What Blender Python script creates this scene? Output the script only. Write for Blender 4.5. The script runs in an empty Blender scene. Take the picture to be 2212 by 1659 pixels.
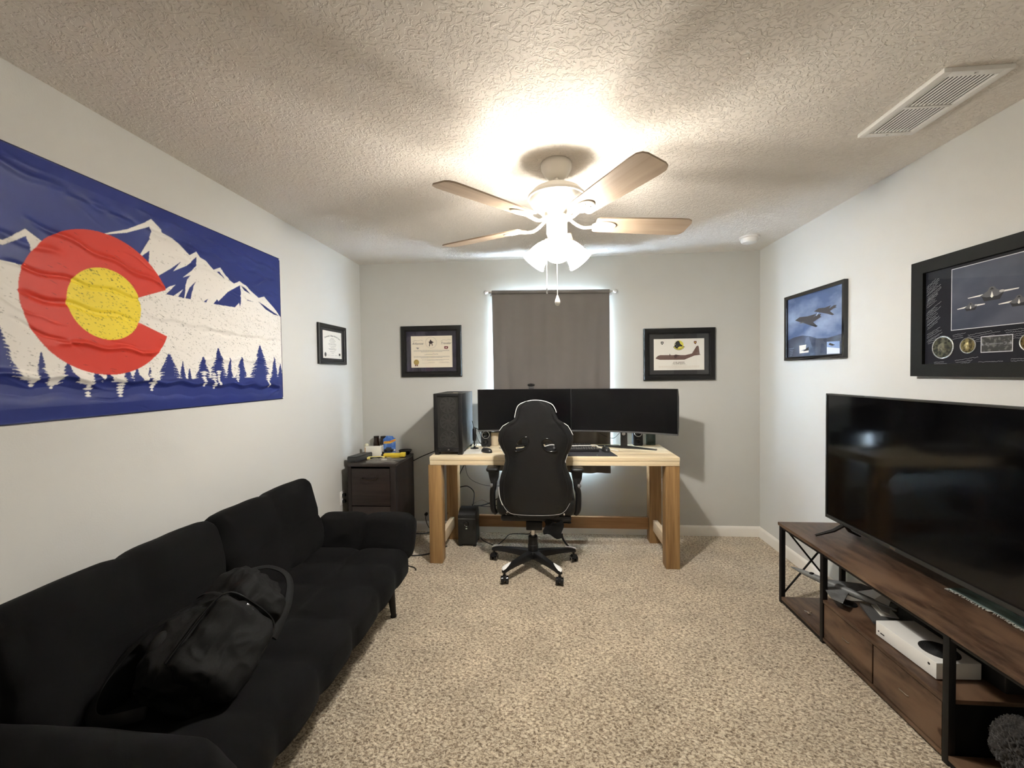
import bpy, bmesh, math, random
import numpy as np
from mathutils import Vector, Matrix, noise as mnoise
from math import sin, cos, pi, radians as R

random.seed(7)
S = bpy.context.scene
COL = S.collection

# ------------------------------------------------------------------ camera, world, light, exposure
CAM_F, CAM_YAW, CAM_PITCH, CAM_ROLL, CAM_H = 900.0, .0834, -.0249, -.01345, 1.427
def make_camera():
    cy, sy = cos(CAM_YAW), sin(CAM_YAW)
    f = Vector((-sy, cy, 0)); r = Vector((cy, sy, 0)); u = Vector((0, 0, 1))
    cp, sp = cos(CAM_PITCH), sin(CAM_PITCH)
    f2 = f*cp + u*sp; u2 = u*cp - f*sp
    cr, sr = cos(CAM_ROLL), sin(CAM_ROLL)
    r3 = r*cr + u2*sr; u3 = u2*cr - r*sr
    m = Matrix((r3, u3, -f2)).transposed().to_4x4()
    m.translation = Vector((0, 0, CAM_H))
    cam = bpy.data.cameras.new('camera'); o = bpy.data.objects.new('camera', cam)
    cam.sensor_fit = 'HORIZONTAL'; cam.sensor_width = 36; cam.lens = CAM_F/2212*36
    cam.clip_start = .02; cam.clip_end = 100
    o.matrix_world = m; COL.objects.link(o); S.camera = o
make_camera()

XL, XR, YB, YN, H = -1.696, 1.807, 3.7076, -0.75, 2.44      # room: left, right, window wall, wall behind the camera, ceiling

w = bpy.data.worlds.new('sky'); S.world = w; w.use_nodes = True
nt = w.node_tree; bg = nt.nodes['Background']
bg.inputs[0].default_value = (.62, .80, 1.0, 1); bg.inputs[1].default_value = 36.0   # bright overcast daylight outside the window
BULB_W = 21.0
BULB_COL = (1.0, .972, .915)
S.view_settings.view_transform = 'Standard'; S.view_settings.look = 'None'
S.view_settings.gamma = 1; S.view_settings.use_curve_mapping = False
S.view_settings.exposure = 1.96
try:
    S.cycles.max_bounces = 12; S.cycles.diffuse_bounces = 6; S.cycles.transparent_max_bounces = 12
    S.cycles.use_denoising = True; S.cycles.sample_clamp_indirect = 6
    S.cycles.caustics_reflective = False; S.cycles.caustics_refractive = False
except Exception: pass

# ------------------------------------------------------------------ materials
MATS = {}
def mat(name, col=(.5,.5,.5), rough=.6, metal=0, spec=.5, noise=None, bump=None, emit=None, coat=0, sheen=0, alpha=1, trans=0):
    """noise=(scale(x,y,z), second colour, lo, hi[, detail]) mixes a second colour in by object-space noise; bump=(scale, strength, distance[, kind])"""
    if name in MATS: return MATS[name]
    m = bpy.data.materials.new(name); MATS[name] = m; m.use_nodes = True
    t = m.node_tree; N = t.nodes; L = t.links; b = N['Principled BSDF']
    b.inputs['Base Color'].default_value = (*col, 1); b.inputs['Roughness'].default_value = rough
    b.inputs['Metallic'].default_value = metal; b.inputs['Specular IOR Level'].default_value = spec
    b.inputs['Coat Weight'].default_value = coat; b.inputs['Sheen Weight'].default_value = sheen
    b.inputs['Alpha'].default_value = alpha; b.inputs['Transmission Weight'].default_value = trans
    if emit: b.inputs['Emission Color'].default_value = (*emit[0], 1); b.inputs['Emission Strength'].default_value = emit[1]
    if noise or bump: tc = N.new('ShaderNodeTexCoord')
    if noise:
        sc = noise[0] if isinstance(noise[0], tuple) else (noise[0],)*3
        mp = N.new('ShaderNodeMapping'); mp.inputs['Scale'].default_value = sc; L.new(tc.outputs['Object'], mp.inputs[0])
        n = N.new('ShaderNodeTexNoise'); n.inputs['Scale'].default_value = 1; n.inputs['Detail'].default_value = noise[4] if len(noise) > 4 else 4
        L.new(mp.outputs[0], n.inputs['Vector'])
        r = N.new('ShaderNodeValToRGB'); e = r.color_ramp.elements
        e[0].position = noise[2]; e[0].color = (*col, 1); e[1].position = noise[3]; e[1].color = (*noise[1], 1)
        L.new(n.outputs['Fac'], r.inputs[0]); L.new(r.outputs[0], b.inputs['Base Color'])
    if bump:
        n2 = N.new('ShaderNodeTexNoise'); n2.inputs['Scale'].default_value = bump[0]; n2.inputs['Detail'].default_value = 3
        L.new(tc.outputs['Object'], n2.inputs['Vector'])
        bp = N.new('ShaderNodeBump'); bp.inputs['Strength'].default_value = bump[1]; bp.inputs['Distance'].default_value = bump[2]
        L.new(n2.outputs['Fac'], bp.inputs['Height']); L.new(bp.outputs[0], b.inputs['Normal'])
    return m

def wood(name, c1, c2, axis, ring=9, rough=.5, stretch=.06, knots=None, coat=0):
    """Long grain along the given object axis, with rings from distorted noise."""
    if name in MATS: return MATS[name]
    m = mat(name, c1, rough, coat=coat); t = m.node_tree; N = t.nodes; L = t.links; b = N['Principled BSDF']
    tc = N.new('ShaderNodeTexCoord'); mp = N.new('ShaderNodeMapping')
    s = [1, 1, 1]; s[axis] = stretch; mp.inputs['Scale'].default_value = s; L.new(tc.outputs['Object'], mp.inputs[0])
    n = N.new('ShaderNodeTexNoise'); n.inputs['Scale'].default_value = ring; n.inputs['Detail'].default_value = 5; n.inputs['Distortion'].default_value = .6
    L.new(mp.outputs[0], n.inputs['Vector'])
    w1 = N.new('ShaderNodeMath'); w1.operation = 'MULTIPLY'; w1.inputs[1].default_value = 14; L.new(n.outputs['Fac'], w1.inputs[0])
    w2 = N.new('ShaderNodeMath'); w2.operation = 'SINE'; L.new(w1.outputs[0], w2.inputs[0])
    w3 = N.new('ShaderNodeMapRange'); w3.inputs[1].default_value = -1; w3.inputs[2].default_value = 1; L.new(w2.outputs[0], w3.inputs[0])
    fine = N.new('ShaderNodeTexNoise'); fine.inputs['Scale'].default_value = ring*9; fine.inputs['Detail'].default_value = 3; L.new(mp.outputs[0], fine.inputs['Vector'])
    mx0 = N.new('ShaderNodeMath'); mx0.operation = 'MULTIPLY'; L.new(w3.outputs[0], mx0.inputs[0]); L.new(fine.outputs['Fac'], mx0.inputs[1])
    r = N.new('ShaderNodeValToRGB'); e = r.color_ramp.elements; e[0].position = .05; e[0].color = (*c1, 1); e[1].position = .62; e[1].color = (*c2, 1)
    L.new(mx0.outputs[0], r.inputs[0]); out = r.outputs[0]
    if knots:
        v = N.new('ShaderNodeTexVoronoi'); v.inputs['Scale'].default_value = knots[0]; L.new(tc.outputs['Object'], v.inputs['Vector'])
        kr = N.new('ShaderNodeValToRGB'); ke = kr.color_ramp.elements; ke[0].position = knots[1]*.6; ke[0].color = (1,1,1,1); ke[1].position = knots[1]; ke[1].color = (0,0,0,1)
        L.new(v.outputs['Distance'], kr.inputs[0])
        mk = N.new('ShaderNodeMix'); mk.data_type = 'RGBA'; L.new(kr.outputs[0], mk.inputs[0]); L.new(out, mk.inputs[6]); mk.inputs[7].default_value = (*knots[2], 1)
        out = mk.outputs[2]
    L.new(out, b.inputs['Base Color'])
    bp = N.new('ShaderNodeBump'); bp.inputs['Strength'].default_value = .15; bp.inputs['Distance'].default_value = .002
    L.new(fine.outputs['Fac'], bp.inputs['Height']); L.new(bp.outputs[0], b.inputs['Normal'])
    return m

def mat_carpet():
    m = mat('carpet_pile', (.5,.42,.31), 1.0, spec=.05, sheen=.25); t = m.node_tree; N = t.nodes; L = t.links; b = N['Principled BSDF']
    tc = N.new('ShaderNodeTexCoord')
    mp = N.new('ShaderNodeMapping'); mp.inputs['Scale'].default_value = (1, 1.35, 1); mp.inputs['Rotation'].default_value = (0,0,R(35)); L.new(tc.outputs['Object'], mp.inputs[0])
    n = N.new('ShaderNodeTexNoise'); n.inputs['Scale'].default_value = 75; n.inputs['Detail'].default_value = 4; n.inputs['Roughness'].default_value = .62; n.inputs['Distortion'].default_value = .8; L.new(mp.outputs[0], n.inputs['Vector'])
    big = N.new('ShaderNodeTexNoise'); big.inputs['Scale'].default_value = 4; big.inputs['Detail'].default_value = 3; L.new(tc.outputs['Object'], big.inputs['Vector'])
    r = N.new('ShaderNodeValToRGB'); cr = r.color_ramp
    cr.elements[0].position = .34; cr.elements[0].color = (.17,.12,.075,1)
    cr.elements[1].position = .66; cr.elements[1].color = (.88,.77,.60,1)
    e = cr.elements.new(.45); e.color = (.42,.325,.225,1); e = cr.elements.new(.54); e.color = (.70,.59,.43,1)
    L.new(n.outputs['Fac'], r.inputs[0])
    mx = N.new('ShaderNodeMix'); mx.data_type = 'RGBA'; mx.blend_type = 'MULTIPLY'; mx.inputs[0].default_value = 1
    r2 = N.new('ShaderNodeValToRGB'); r2.color_ramp.elements[0].position = .35; r2.color_ramp.elements[0].color = (.82,.82,.82,1); r2.color_ramp.elements[1].position = .65; r2.color_ramp.elements[1].color = (1,1,1,1)
    L.new(big.outputs['Fac'], r2.inputs[0]); L.new(r.outputs[0], mx.inputs[6]); L.new(r2.outputs[0], mx.inputs[7]); L.new(mx.outputs[2], b.inputs['Base Color'])
    bp = N.new('ShaderNodeBump'); bp.inputs['Strength'].default_value = .9; bp.inputs['Distance'].default_value = .012
    L.new(n.outputs['Fac'], bp.inputs['Height']); L.new(bp.outputs[0], b.inputs['Normal'])
    return m

def mat_ceiling():
    m = mat('knockdown_ceiling', (.80,.755,.70), .95, spec=.1); t = m.node_tree; N = t.nodes; L = t.links; b = N['Principled BSDF']
    tc = N.new('ShaderNodeTexCoord')
    n = N.new('ShaderNodeTexNoise'); n.inputs['Scale'].default_value = 36; n.inputs['Detail'].default_value = 3.5; n.inputs['Distortion'].default_value = 1.6; L.new(tc.outputs['Object'], n.inputs['Vector'])
    r = N.new('ShaderNodeValToRGB'); r.color_ramp.elements[0].position = .47; r.color_ramp.elements[1].position = .56; L.new(n.outputs['Fac'], r.inputs[0])
    bp = N.new('ShaderNodeBump'); bp.inputs['Strength'].default_value = .55; bp.inputs['Distance'].default_value = .006
    L.new(r.outputs[0], bp.inputs['Height']); L.new(bp.outputs[0], b.inputs['Normal'])
    return m

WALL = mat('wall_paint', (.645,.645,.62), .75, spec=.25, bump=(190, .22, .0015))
WALLB = mat('wall_paint_darker', (.56,.56,.53), .75, spec=.25, bump=(190, .22, .0015))  # wall_paint in a darker tone for the window wall
CARPET = mat_carpet(); CEIL = mat_ceiling()
TRIM = mat('white_trim', (.83,.80,.74), .4)
BLACK = mat('black_plastic', (.0065,.0065,.007), .45, spec=.4)
GLOSSB = mat('gloss_black', (.006,.006,.007), .12)
DARKM = mat('dark_grey_plastic', (.035,.035,.036), .5)
WHITE = mat('white_plastic', (.85,.84,.82), .35)
CHROME = mat('chrome', (.75,.75,.76), .18, 1)
BLKMETAL = mat('black_metal', (.006,.0055,.0055), .5, .2, spec=.3)
CABLE = mat('black_cable', (.01,.01,.01), .5)
SOFA = mat('black_suede', (.0030,.0030,.0032), .95, spec=.08, sheen=.012, noise=(5, (.0048,.0048,.005), .35, .7), bump=(340, .25, .001))
BAGM = mat('black_nylon', (.0045,.0045,.0045), .75, spec=.16, bump=(420, .3, .0008))
LEATHER = mat('black_leatherette', (.008,.008,.0083), .45, spec=.3, bump=(260, .12, .0008))
PINE = wood('pine_board', (.88,.77,.56), (.80,.64,.41), 0, 6, .45, .05, (3.1, .035, (.33,.15,.05)))
PINE_POST = wood('pine_post', (.43,.262,.110), (.22,.120,.044), 2, 7, .5, .05, (2.6, .04, (.16,.07,.02)))
PINE_PALE = wood('pale_pine', (.70,.57,.40), (.60,.46,.30), 1, 10, .5, .05)
PINE_RAIL = wood('pine_rail', (.36,.20,.085), (.25,.13,.05), 0, 10, .5, .05)
RUSTIC = wood('rustic_brown_board', (.135,.080,.048), (.040,.020,.011), 1, 6, .42, .3, (3.3, .06, (.05,.02,.01)))
ESPRESSO_V = wood('espresso_upright_grain', (.020,.0125,.0105), (.010,.006,.005), 2, 22, .55, .04)
ESPRESSO_H = wood('espresso_level_grain', (.024,.0145,.012), (.012,.007,.0058), 0, 22, .5, .05)

# ------------------------------------------------------------------ mesh helpers
class MB:
    def __init__(s): s.b = bmesh.new(); s.mats = []
    def mi(s, m):
        if m is None: return 0
        if m not in s.mats: s.mats.append(m)
        return s.mats.index(m)
    def _tag(s, geom_faces, m):
        i = s.mi(m)
        for f in geom_faces: f.material_index = i
    def box(s, lo, hi, bev=0, m=None, mtx=None, seg=2):
        n0 = set(s.b.faces)
        r = bmesh.ops.create_cube(s.b, size=1); vs = r['verts']
        for v in vs: v.co = Vector([(lo[i]+hi[i])/2 + v.co[i]*(hi[i]-lo[i]) for i in range(3)])
        if bev > 0:
            es = list({e for v in vs for e in v.link_edges})
            bmesh.ops.bevel(s.b, geom=es, offset=bev, segments=seg, affect='EDGES', profile=.6)
        fs = [f for f in s.b.faces if f not in n0]; s._tag(fs, m)
        if mtx is not None:
            for v in {v for f in fs for v in f.verts}: v.co = mtx @ v.co
        return s
    def cyl(s, p0, p1, r0, r1=None, seg=20, m=None, cap=True):
        r1 = r0 if r1 is None else r1
        return s.tube([p0, p1], [r0, r1], seg, m, cap)
    def tube(s, pts, rad, seg=10, m=None, cap=True, closed=False, flat=None):
        pts = [Vector(p) for p in pts]; n = len(pts)
        if not hasattr(rad, '__len__'): rad = [rad]*n
        T = []
        for i in range(n):
            a = pts[(i-1) % n] if (closed or i > 0) else pts[0]; c = pts[(i+1) % n] if (closed or i < n-1) else pts[-1]
            d = c-a; T.append(d.normalized() if d.length > 1e-9 else Vector((0,0,1)))
        up = Vector((0,0,1)) if abs(T[0].z) < .9 else Vector((1,0,0))
        nrm = (up - T[0]*up.dot(T[0])).normalized(); rings = []; i0 = s.mi(m)
        for i in range(n):
            nrm = nrm - T[i]*nrm.dot(T[i])
            if nrm.length < 1e-6: nrm = Vector((1,0,0)) - T[i]*T[i].x
            nrm.normalize(); bn = T[i].cross(nrm)
            rings.append([s.b.verts.new(pts[i] + nrm*(rad[i]*cos(2*pi*k/seg)*(flat or 1)) + bn*(rad[i]*sin(2*pi*k/seg))) for k in range(seg)])
        for i in range(n if closed else n-1):
            A, B = rings[i], rings[(i+1) % n]
            for k in range(seg):
                f = s.b.faces.new((A[k], A[(k+1) % seg], B[(k+1) % seg], B[k])); f.material_index = i0
        if cap and not closed:
            f = s.b.faces.new(rings[0][::-1]); f.material_index = i0; f = s.b.faces.new(rings[-1]); f.material_index = i0
        return s
    def lathe(s, prof, c=(0,0,0), seg=28, m=None, mtx=None):
        i0 = s.mi(m); rings = []
        M = mtx or Matrix.Identity(4)
        for r, z in prof:
            if r < 1e-6: rings.append([s.b.verts.new(M @ (Vector(c)+Vector((0,0,z))))])
            else: rings.append([s.b.verts.new(M @ (Vector(c)+Vector((r*cos(2*pi*k/seg), r*sin(2*pi*k/seg), z)))) for k in range(seg)])
        for A, B in zip(rings, rings[1:]):
            for k in range(seg):
                k2 = (k+1) % seg
                q = [A[0], B[k2], B[k]] if len(A) == 1 else ([A[k], A[k2], B[0]] if len(B) == 1 else [A[k], A[k2], B[k2], B[k]])
                if len(A) == 1 and len(B) == 1: continue
                f = s.b.faces.new(q); f.material_index = i0
        return s
    def prism(s, pts, axis, a, b_, m=None):
        """closed 2D outline extruded from a to b_ along axis; the outline's two coordinates are the other axes in order"""
        i0 = s.mi(m)
        def P(p, t):
            q = list(p); q.insert(axis, t); return Vector(q)
        A = [s.b.verts.new(P(p, a)) for p in pts]; B = [s.b.verts.new(P(p, b_)) for p in pts]; n = len(pts)
        fs = [s.b.faces.new(A), s.b.faces.new(B[::-1])]
        for k in range(n): fs.append(s.b.faces.new((A[k], B[k], B[(k+1) % n], A[(k+1) % n])))
        for f in fs: f.material_index = i0
        return s
    def grid(s, fn, nu, nv, m=None, closed_u=False):
        i0 = s.mi(m); V = [[s.b.verts.new(fn(i/nu, j/nv)) for j in range(nv+1)] for i in range(nu + (0 if closed_u else 1))]
        for i in range(nu):
            A, B = V[i], V[(i+1) % len(V)]
            for j in range(nv):
                f = s.b.faces.new((A[j], B[j], B[j+1], A[j+1])); f.material_index = i0
        return s
    def ball(s, c, r, m=None, seg=20, mtx=None, sc=(1,1,1)):
        n0 = set(s.b.faces); q = bmesh.ops.create_uvsphere(s.b, u_segments=seg, v_segments=max(8, seg//2), radius=1)
        for v in q['verts']:
            v.co = Vector((v.co.x*r*sc[0], v.co.y*r*sc[1], v.co.z*r*sc[2]))
            if mtx is not None: v.co = mtx @ v.co
            v.co += Vector(c)
        s._tag([f for f in s.b.faces if f not in n0], m); return s
    def build(s, name, m, parent=None, smooth=38, fix=True):
        if fix: bmesh.ops.recalc_face_normals(s.b, faces=s.b.faces)
        me = bpy.data.meshes.new(name)
        if parent is not None:
            off = ORIG.get(parent.name)
            if off is not None:
                for v in s.b.verts: v.co -= off
        s.b.to_mesh(me); s.b.free()
        if s.mats:
            for x in s.mats: me.materials.append(x)
        else: me.materials.append(m)
        if smooth:
            me.polygons.foreach_set('use_smooth', [True]*len(me.polygons))
            me.set_sharp_from_angle(angle=R(smooth))
        o = bpy.data.objects.new(name, me); COL.objects.link(o)
        if parent is not None:
            o.parent = parent
            if parent.name in ORIG: ORIG[o.name] = ORIG[parent.name]
        return o
ORIG = {}          # world offset of things built in world coordinates (their parts are written in world coordinates too)
def thing(name, label, cat, loc=(0,0,0), rotz=0, group=None, world=True, rot=None):
    o = bpy.data.objects.new(name, None); COL.objects.link(o); o.empty_display_size = .05
    o.location = loc; o.rotation_euler = rot or (0,0,rotz); o['label'] = label; o['category'] = cat
    if group: o['group'] = group
    if world: ORIG[o.name] = Vector(loc)
    return o
def tag(o, label, cat, group=None):
    o['label'] = label; o['category'] = cat
    if group: o['group'] = group
    return o
def struct(name, mb, m, smooth=38, label=None):
    o = mb.build(name, m, None, smooth); o['kind'] = 'structure'
    if label: o['label'] = label
    return o
def spline(pts, n=8):
    P = [Vector(p) for p in pts]; out = []
    for i in range(len(P)-1):
        a = P[max(i-1,0)]; b = P[i]; c = P[i+1]; d = P[min(i+2, len(P)-1)]
        for k in range(n):
            t = k/n; out.append(.5*((2*b) + (c-a)*t + (2*a-5*b+4*c-d)*t*t + (3*b-a-3*c+d)*t**3))
    out.append(P[-1]); return out

def cushion(size, r, seams=((),(),()), puff=.02, groove=.035, n=(20,20,8), mtx=None, bend=None, jit=0.0, seed=0):
    """rounded, tufted block centred on its origin; seams are positions along x, y and z"""
    hx = [s/2 for s in size]; b = bmesh.new(); bmesh.ops.create_cube(b, size=2)
    b.free(); b = bmesh.new(); seen = {}
    ns = n
    def V(i, j, k):
        key = (i, j, k)
        if key in seen: return seen[key]
        p = Vector((i/ns[0]*2-1, j/ns[1]*2-1, k/ns[2]*2-1)); q = Vector([p[a]*hx[a] for a in range(3)])
        core = Vector([max(-(hx[a]-r), min(hx[a]-r, q[a])) for a in range(3)]); d = q-core
        nn = d.normalized() if d.length > 1e-9 else Vector((0,0,1)); pos = core + nn*r
        amt = puff
        for a in range(3):
            edges = [-hx[a]] + list(seams[a]) + [hx[a]]
            g = 1.0
            for c0, c1 in zip(edges, edges[1:]):
                if c0-1e-6 <= q[a] <= c1+1e-6:
                    t = min(q[a]-c0 if c0 > -hx[a]+1e-6 else 9, c1-q[a] if c1 < hx[a]-1e-6 else 9)
                    g = min(1.0, max(0.0, t/groove)); g = g*(2-g); 
                    mid = 1-abs((q[a]-(c0+c1)/2)/((c1-c0)/2))**3; g = g*(.45+.55*mid); break
            amt *= 1-(1-g)*(1-abs(nn[a]))
        pos += nn*(amt - puff*.3)
        if jit: pos += nn*(mnoise.noise(pos*9+Vector((seed,0,0)))*jit)
        if bend: pos = bend(pos)
        if mtx is not None: pos = mtx @ pos
        v = b.verts.new(pos); seen[key] = v; return v
    for a in range(3):
        u, w_ = [x for x in range(3) if x != a]
        for side in (0, ns[a]):
            for i in range(ns[u]):
                for j in range(ns[w_]):
                    def K(x, y):
                        k = [0,0,0]; k[a] = side; k[u] = x; k[w_] = y; return V(*k)
                    b.faces.new((K(i,j), K(i+1,j), K(i+1,j+1), K(i,j+1)))
    mb = MB(); mb.b.free(); mb.b = b
    return mb

class Art:
    """Flat printed artwork lying on a board: flat shapes and lettering in thin layers, all in one mesh. o=origin, u,v=axes, n=towards the viewer"""
    def __init__(s, o, u, v, n, step=.00025):
        s.mb = MB(); s.o, s.u, s.v, s.n = Vector(o), Vector(u), Vector(v), Vector(n); s.k = 0; s.step = step
    def P(s, p, lift=0): return s.o + s.u*p[0] + s.v*p[1] + s.n*(s.k*s.step+lift)
    def poly(s, pts, m, new=True):
        if new: s.k += 1
        i = s.mb.mi(m); vs = [s.mb.b.verts.new(s.P(p)) for p in pts]
        try: f = s.mb.b.faces.new(vs)
        except ValueError: return s
        f.material_index = i
        f.normal_update()
        if len(pts) > 4: bmesh.ops.triangulate(s.mb.b, faces=[f])
        return s
    def rect(s, x0, y0, x1, y1, m, new=True): return s.poly([(x0,y0),(x1,y0),(x1,y1),(x0,y1)], m, new)
    def disc(s, c, rx, ry, m, n=28, new=True): return s.poly([(c[0]+rx*cos(2*pi*k/n), c[1]+ry*sin(2*pi*k/n)) for k in range(n)], m, new)
    def ring(s, c, r0, r1, m, n=36, a0=0, a1=2*pi, new=True):
        if new: s.k += 1
        for k in range(n):
            a = a0+(a1-a0)*k/n; b = a0+(a1-a0)*(k+1)/n
            s.poly([(c[0]+r*cos(t), c[1]+r*sin(t)) for r, t in ((r0,a),(r1,a),(r1,b),(r0,b))], m, False)
        return s
    def line(s, pts, w, m, new=True):
        if new: s.k += 1
        for a, b in zip(pts, pts[1:]):
            d = Vector((b[0]-a[0], b[1]-a[1])); 
            if d.length < 1e-9: continue
            q = Vector((-d.y, d.x)).normalized()*w/2
            s.poly([(a[0]-q.x,a[1]-q.y),(b[0]-q.x,b[1]-q.y),(b[0]+q.x,b[1]+q.y),(a[0]+q.x,a[1]+q.y)], m, False)
        return s
    def scribble(s, x0, y0, length, ang, amp, w, m, rnd, new=False):
        n = max(6, int(length/(amp*1.1))); pts = []
        for k in range(n+1):
            t = k/n*length; o = (rnd.random()-.5)*2*amp
            pts.append((x0+t*cos(ang)-o*sin(ang), y0+t*sin(ang)+o*cos(ang)))
        return s.line(pts, w, m, new)
    def text(s, body, c, size, m, ang=0, align='CENTER', shear=0, bend=None, bold=0):
        s.k += 1; cu = bpy.data.curves.new('t', 'FONT'); cu.body = body; cu.size = size; cu.align_x = align; cu.align_y = 'CENTER'; cu.shear = shear
        cu.resolution_u = 3; cu.offset = bold
        ob = bpy.data.objects.new('t', cu); COL.objects.link(ob)
        dg = bpy.context.evaluated_depsgraph_get(); me = bpy.data.meshes.new_from_object(ob.evaluated_get(dg))
        i = s.mb.mi(m); vs = []
        for v in me.vertices:
            x, y = v.co.x, v.co.y
            if bend: a = x/bend; x, y = (bend+y)*sin(a), (bend+y)*cos(a)-bend
            X = x*cos(ang)-y*sin(ang)+c[0]; Y = x*sin(ang)+y*cos(ang)+c[1]; vs.append(s.mb.b.verts.new(s.P((X, Y))))
        for p in me.polygons:
            try: f = s.mb.b.faces.new([vs[k] for k in p.vertices]); f.material_index = i
            except ValueError: pass
        bpy.data.objects.remove(ob); bpy.data.curves.remove(cu); bpy.data.meshes.remove(me); return s
    def build(s, name, parent): return s.mb.build(name, None, parent, smooth=0, fix=False)

def ink(name, col, rough=.6): return mat(name, col, rough)
INK = ink('black_ink', (.02,.02,.022)); GREYINK = ink('grey_ink', (.26,.25,.23)); PALEINK = ink('pale_ink', (.60,.57,.50))
PAPER = mat('white_paper', (.86,.84,.78), .7)
GLASS = None
def mat_glass():
    m = mat('thin_glass', (1,1,1), .02); t = m.node_tree; N = t.nodes; L = t.links
    for n in list(N): N.remove(n)
    o = N.new('ShaderNodeOutputMaterial'); tr = N.new('ShaderNodeBsdfTransparent'); gl = N.new('ShaderNodeBsdfGlossy'); gl.inputs['Roughness'].default_value = .02
    fr = N.new('ShaderNodeLayerWeight'); fr.inputs[0].default_value = .5; p5 = N.new('ShaderNodeMath'); p5.operation = 'POWER'; p5.inputs[1].default_value = 5; L.new(fr.outputs['Facing'], p5.inputs[0])
    ma = N.new('ShaderNodeMath'); ma.operation = 'MULTIPLY_ADD'; ma.inputs[1].default_value = .96; ma.inputs[2].default_value = .035; L.new(p5.outputs[0], ma.inputs[0]); mx = N.new('ShaderNodeMixShader')
    L.new(ma.outputs[0], mx.inputs[0]); L.new(tr.outputs[0], mx.inputs[1]); L.new(gl.outputs[0], mx.inputs[2]); L.new(mx.outputs[0], o.inputs[0])
    return m
GLASS = mat_glass()

# ------------------------------------------------------------------ measured outlines, in metres (flag: y,z on the left wall; chair: z, left x, right x)
WHITE_TOP = [(1.4768, 1.9851), (1.569, 2.0327), (1.647, 2.0892), (1.6698, 2.1111), (1.7217, 2.0832), (1.7261, 2.0729), (1.7719, 2.0611), (1.8621, 2.0103), (1.8991, 2.0381), (1.9217, 2.0163), (1.9554, 2.009), (2.0021, 1.9757), (2.0487, 1.9993), (2.1061, 1.9479), (2.1413, 1.9358), (2.1842, 1.9586), (2.2503, 1.9306), (2.337, 1.8931), (2.3843, 1.9103), (2.4744, 1.8554), (2.5281, 1.8149)]
WHITE_PEAK = [(1.1721, 1.8652), (1.2305, 1.9189), (1.2703, 1.8947), (1.2965, 1.8837), (1.2687, 1.8501), (1.2406, 1.8514), (1.231, 1.8961), (1.1715, 1.8489)]
SHADES = [[(1.4836, 1.9837), (1.5685, 2.0192), (1.6699, 2.0792), (1.6634, 2.0207), (1.6189, 1.9417), (1.517, 1.9318)], [(1.6249, 1.9394), (1.6639, 1.9744), (1.6575, 1.9183), (1.6326, 1.9257)], [(1.6981, 1.8749), (1.7633, 1.9231), (1.8187, 1.9704), (1.7731, 1.9128), (1.8453, 1.9561), (1.8802, 1.9937), (1.9013, 2.0139), (1.9012, 1.9929), (1.8945, 1.9686), (1.8744, 1.9412), (1.8213, 1.8956), (1.866, 1.9169), (1.8446, 1.8899), (1.8344, 1.8627), (1.8314, 1.8308), (1.8248, 1.7999), (1.793, 1.8019), (1.821, 1.8412), (1.7688, 1.8005), (1.7322, 1.8012), (1.7829, 1.8549), (1.7501, 1.839), (1.7265, 1.8223), (1.6857, 1.8374)], [(1.8975, 1.8959), (1.8792, 1.8688), (1.8686, 1.838), (1.8597, 1.8013), (1.8303, 1.8008), (1.8403, 1.8262), (1.8563, 1.8577)], [(2.0225, 1.9705), (2.0412, 1.9767), (2.0735, 1.9424)], [(2.1858, 1.9361), (2.1918, 1.8967), (2.187, 1.8404), (2.1784, 1.8168), (2.1717, 1.836), (2.1386, 1.8069), (1.9931, 1.8011), (2.0178, 1.8291), (2.0262, 1.8203), (2.0941, 1.8815)], [(2.1908, 1.9353), (2.2341, 1.9236), (2.2706, 1.9022), (2.2233, 1.914)], [(2.1918, 1.8967), (2.2421, 1.861), (2.2908, 1.8616), (2.2318, 1.8667)], [(2.3304, 1.8723), (2.3821, 1.8571), (2.4731, 1.8261), (2.528, 1.8128), (2.4726, 1.8136), (2.3931, 1.8347)], [(1.9605, 1.8224), (1.9332, 1.8011), (1.9514, 1.8008)]]
TREES = [(1.6458, 1.4865, 0.018), (1.7381, 1.5484, 0.063), (1.8075, 1.5163, 0.021), (1.8445, 1.4842, 0.017), (1.9219, 1.5416, 0.052), (2.0179, 1.5907, 0.061), (2.0931, 1.5439, 0.026), (2.1762, 1.5511, 0.05), (2.3327, 1.625, 0.086), (2.4568, 1.5633, 0.038), (2.5202, 1.5236, 0.04), (1.2612, 1.5324, 0.023), (1.1529, 1.6119, 0.053), (1.3392, 1.5024, 0.035), (1.4691, 1.4636, 0.03), (1.5878, 1.4802, 0.028)]
GAPBOT = [(1.2324, 1.4089), (1.2898, 1.3992), (1.4042, 1.3661), (1.5216, 1.3597), (1.6599, 1.3981)]
CHAIR = [(1.2351, -0.1453, -0.03), (1.2224, -0.1737, 0.0071), (1.1972, -0.1993, 0.0317), (1.1655, -0.2094, 0.05), (1.1337, -0.2196, 0.0653), (1.1082, -0.2328, 0.0775), (1.0891, -0.265, 0.1053), (1.0635, -0.3101, 0.1424), (1.0314, -0.3334, 0.1609), (0.9992, -0.3439, 0.1764), (0.9571, -0.3483, 0.1794), (0.9084, -0.3336, 0.1668), (0.8595, -0.306, 0.1417), (0.8102, -0.3009, 0.1258), (0.7608, -0.3151, 0.135), (0.7111, -0.3327, 0.1537), (0.6511, -0.3474, 0.1725), (0.5941, -0.349, 0.1756), (0.5267, -0.3444, 0.1691), (0.4758, -0.3261, 0.1498), (0.4349, -0.2976, 0.1209), (0.411, -0.2589, 0.0886)]
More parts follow.
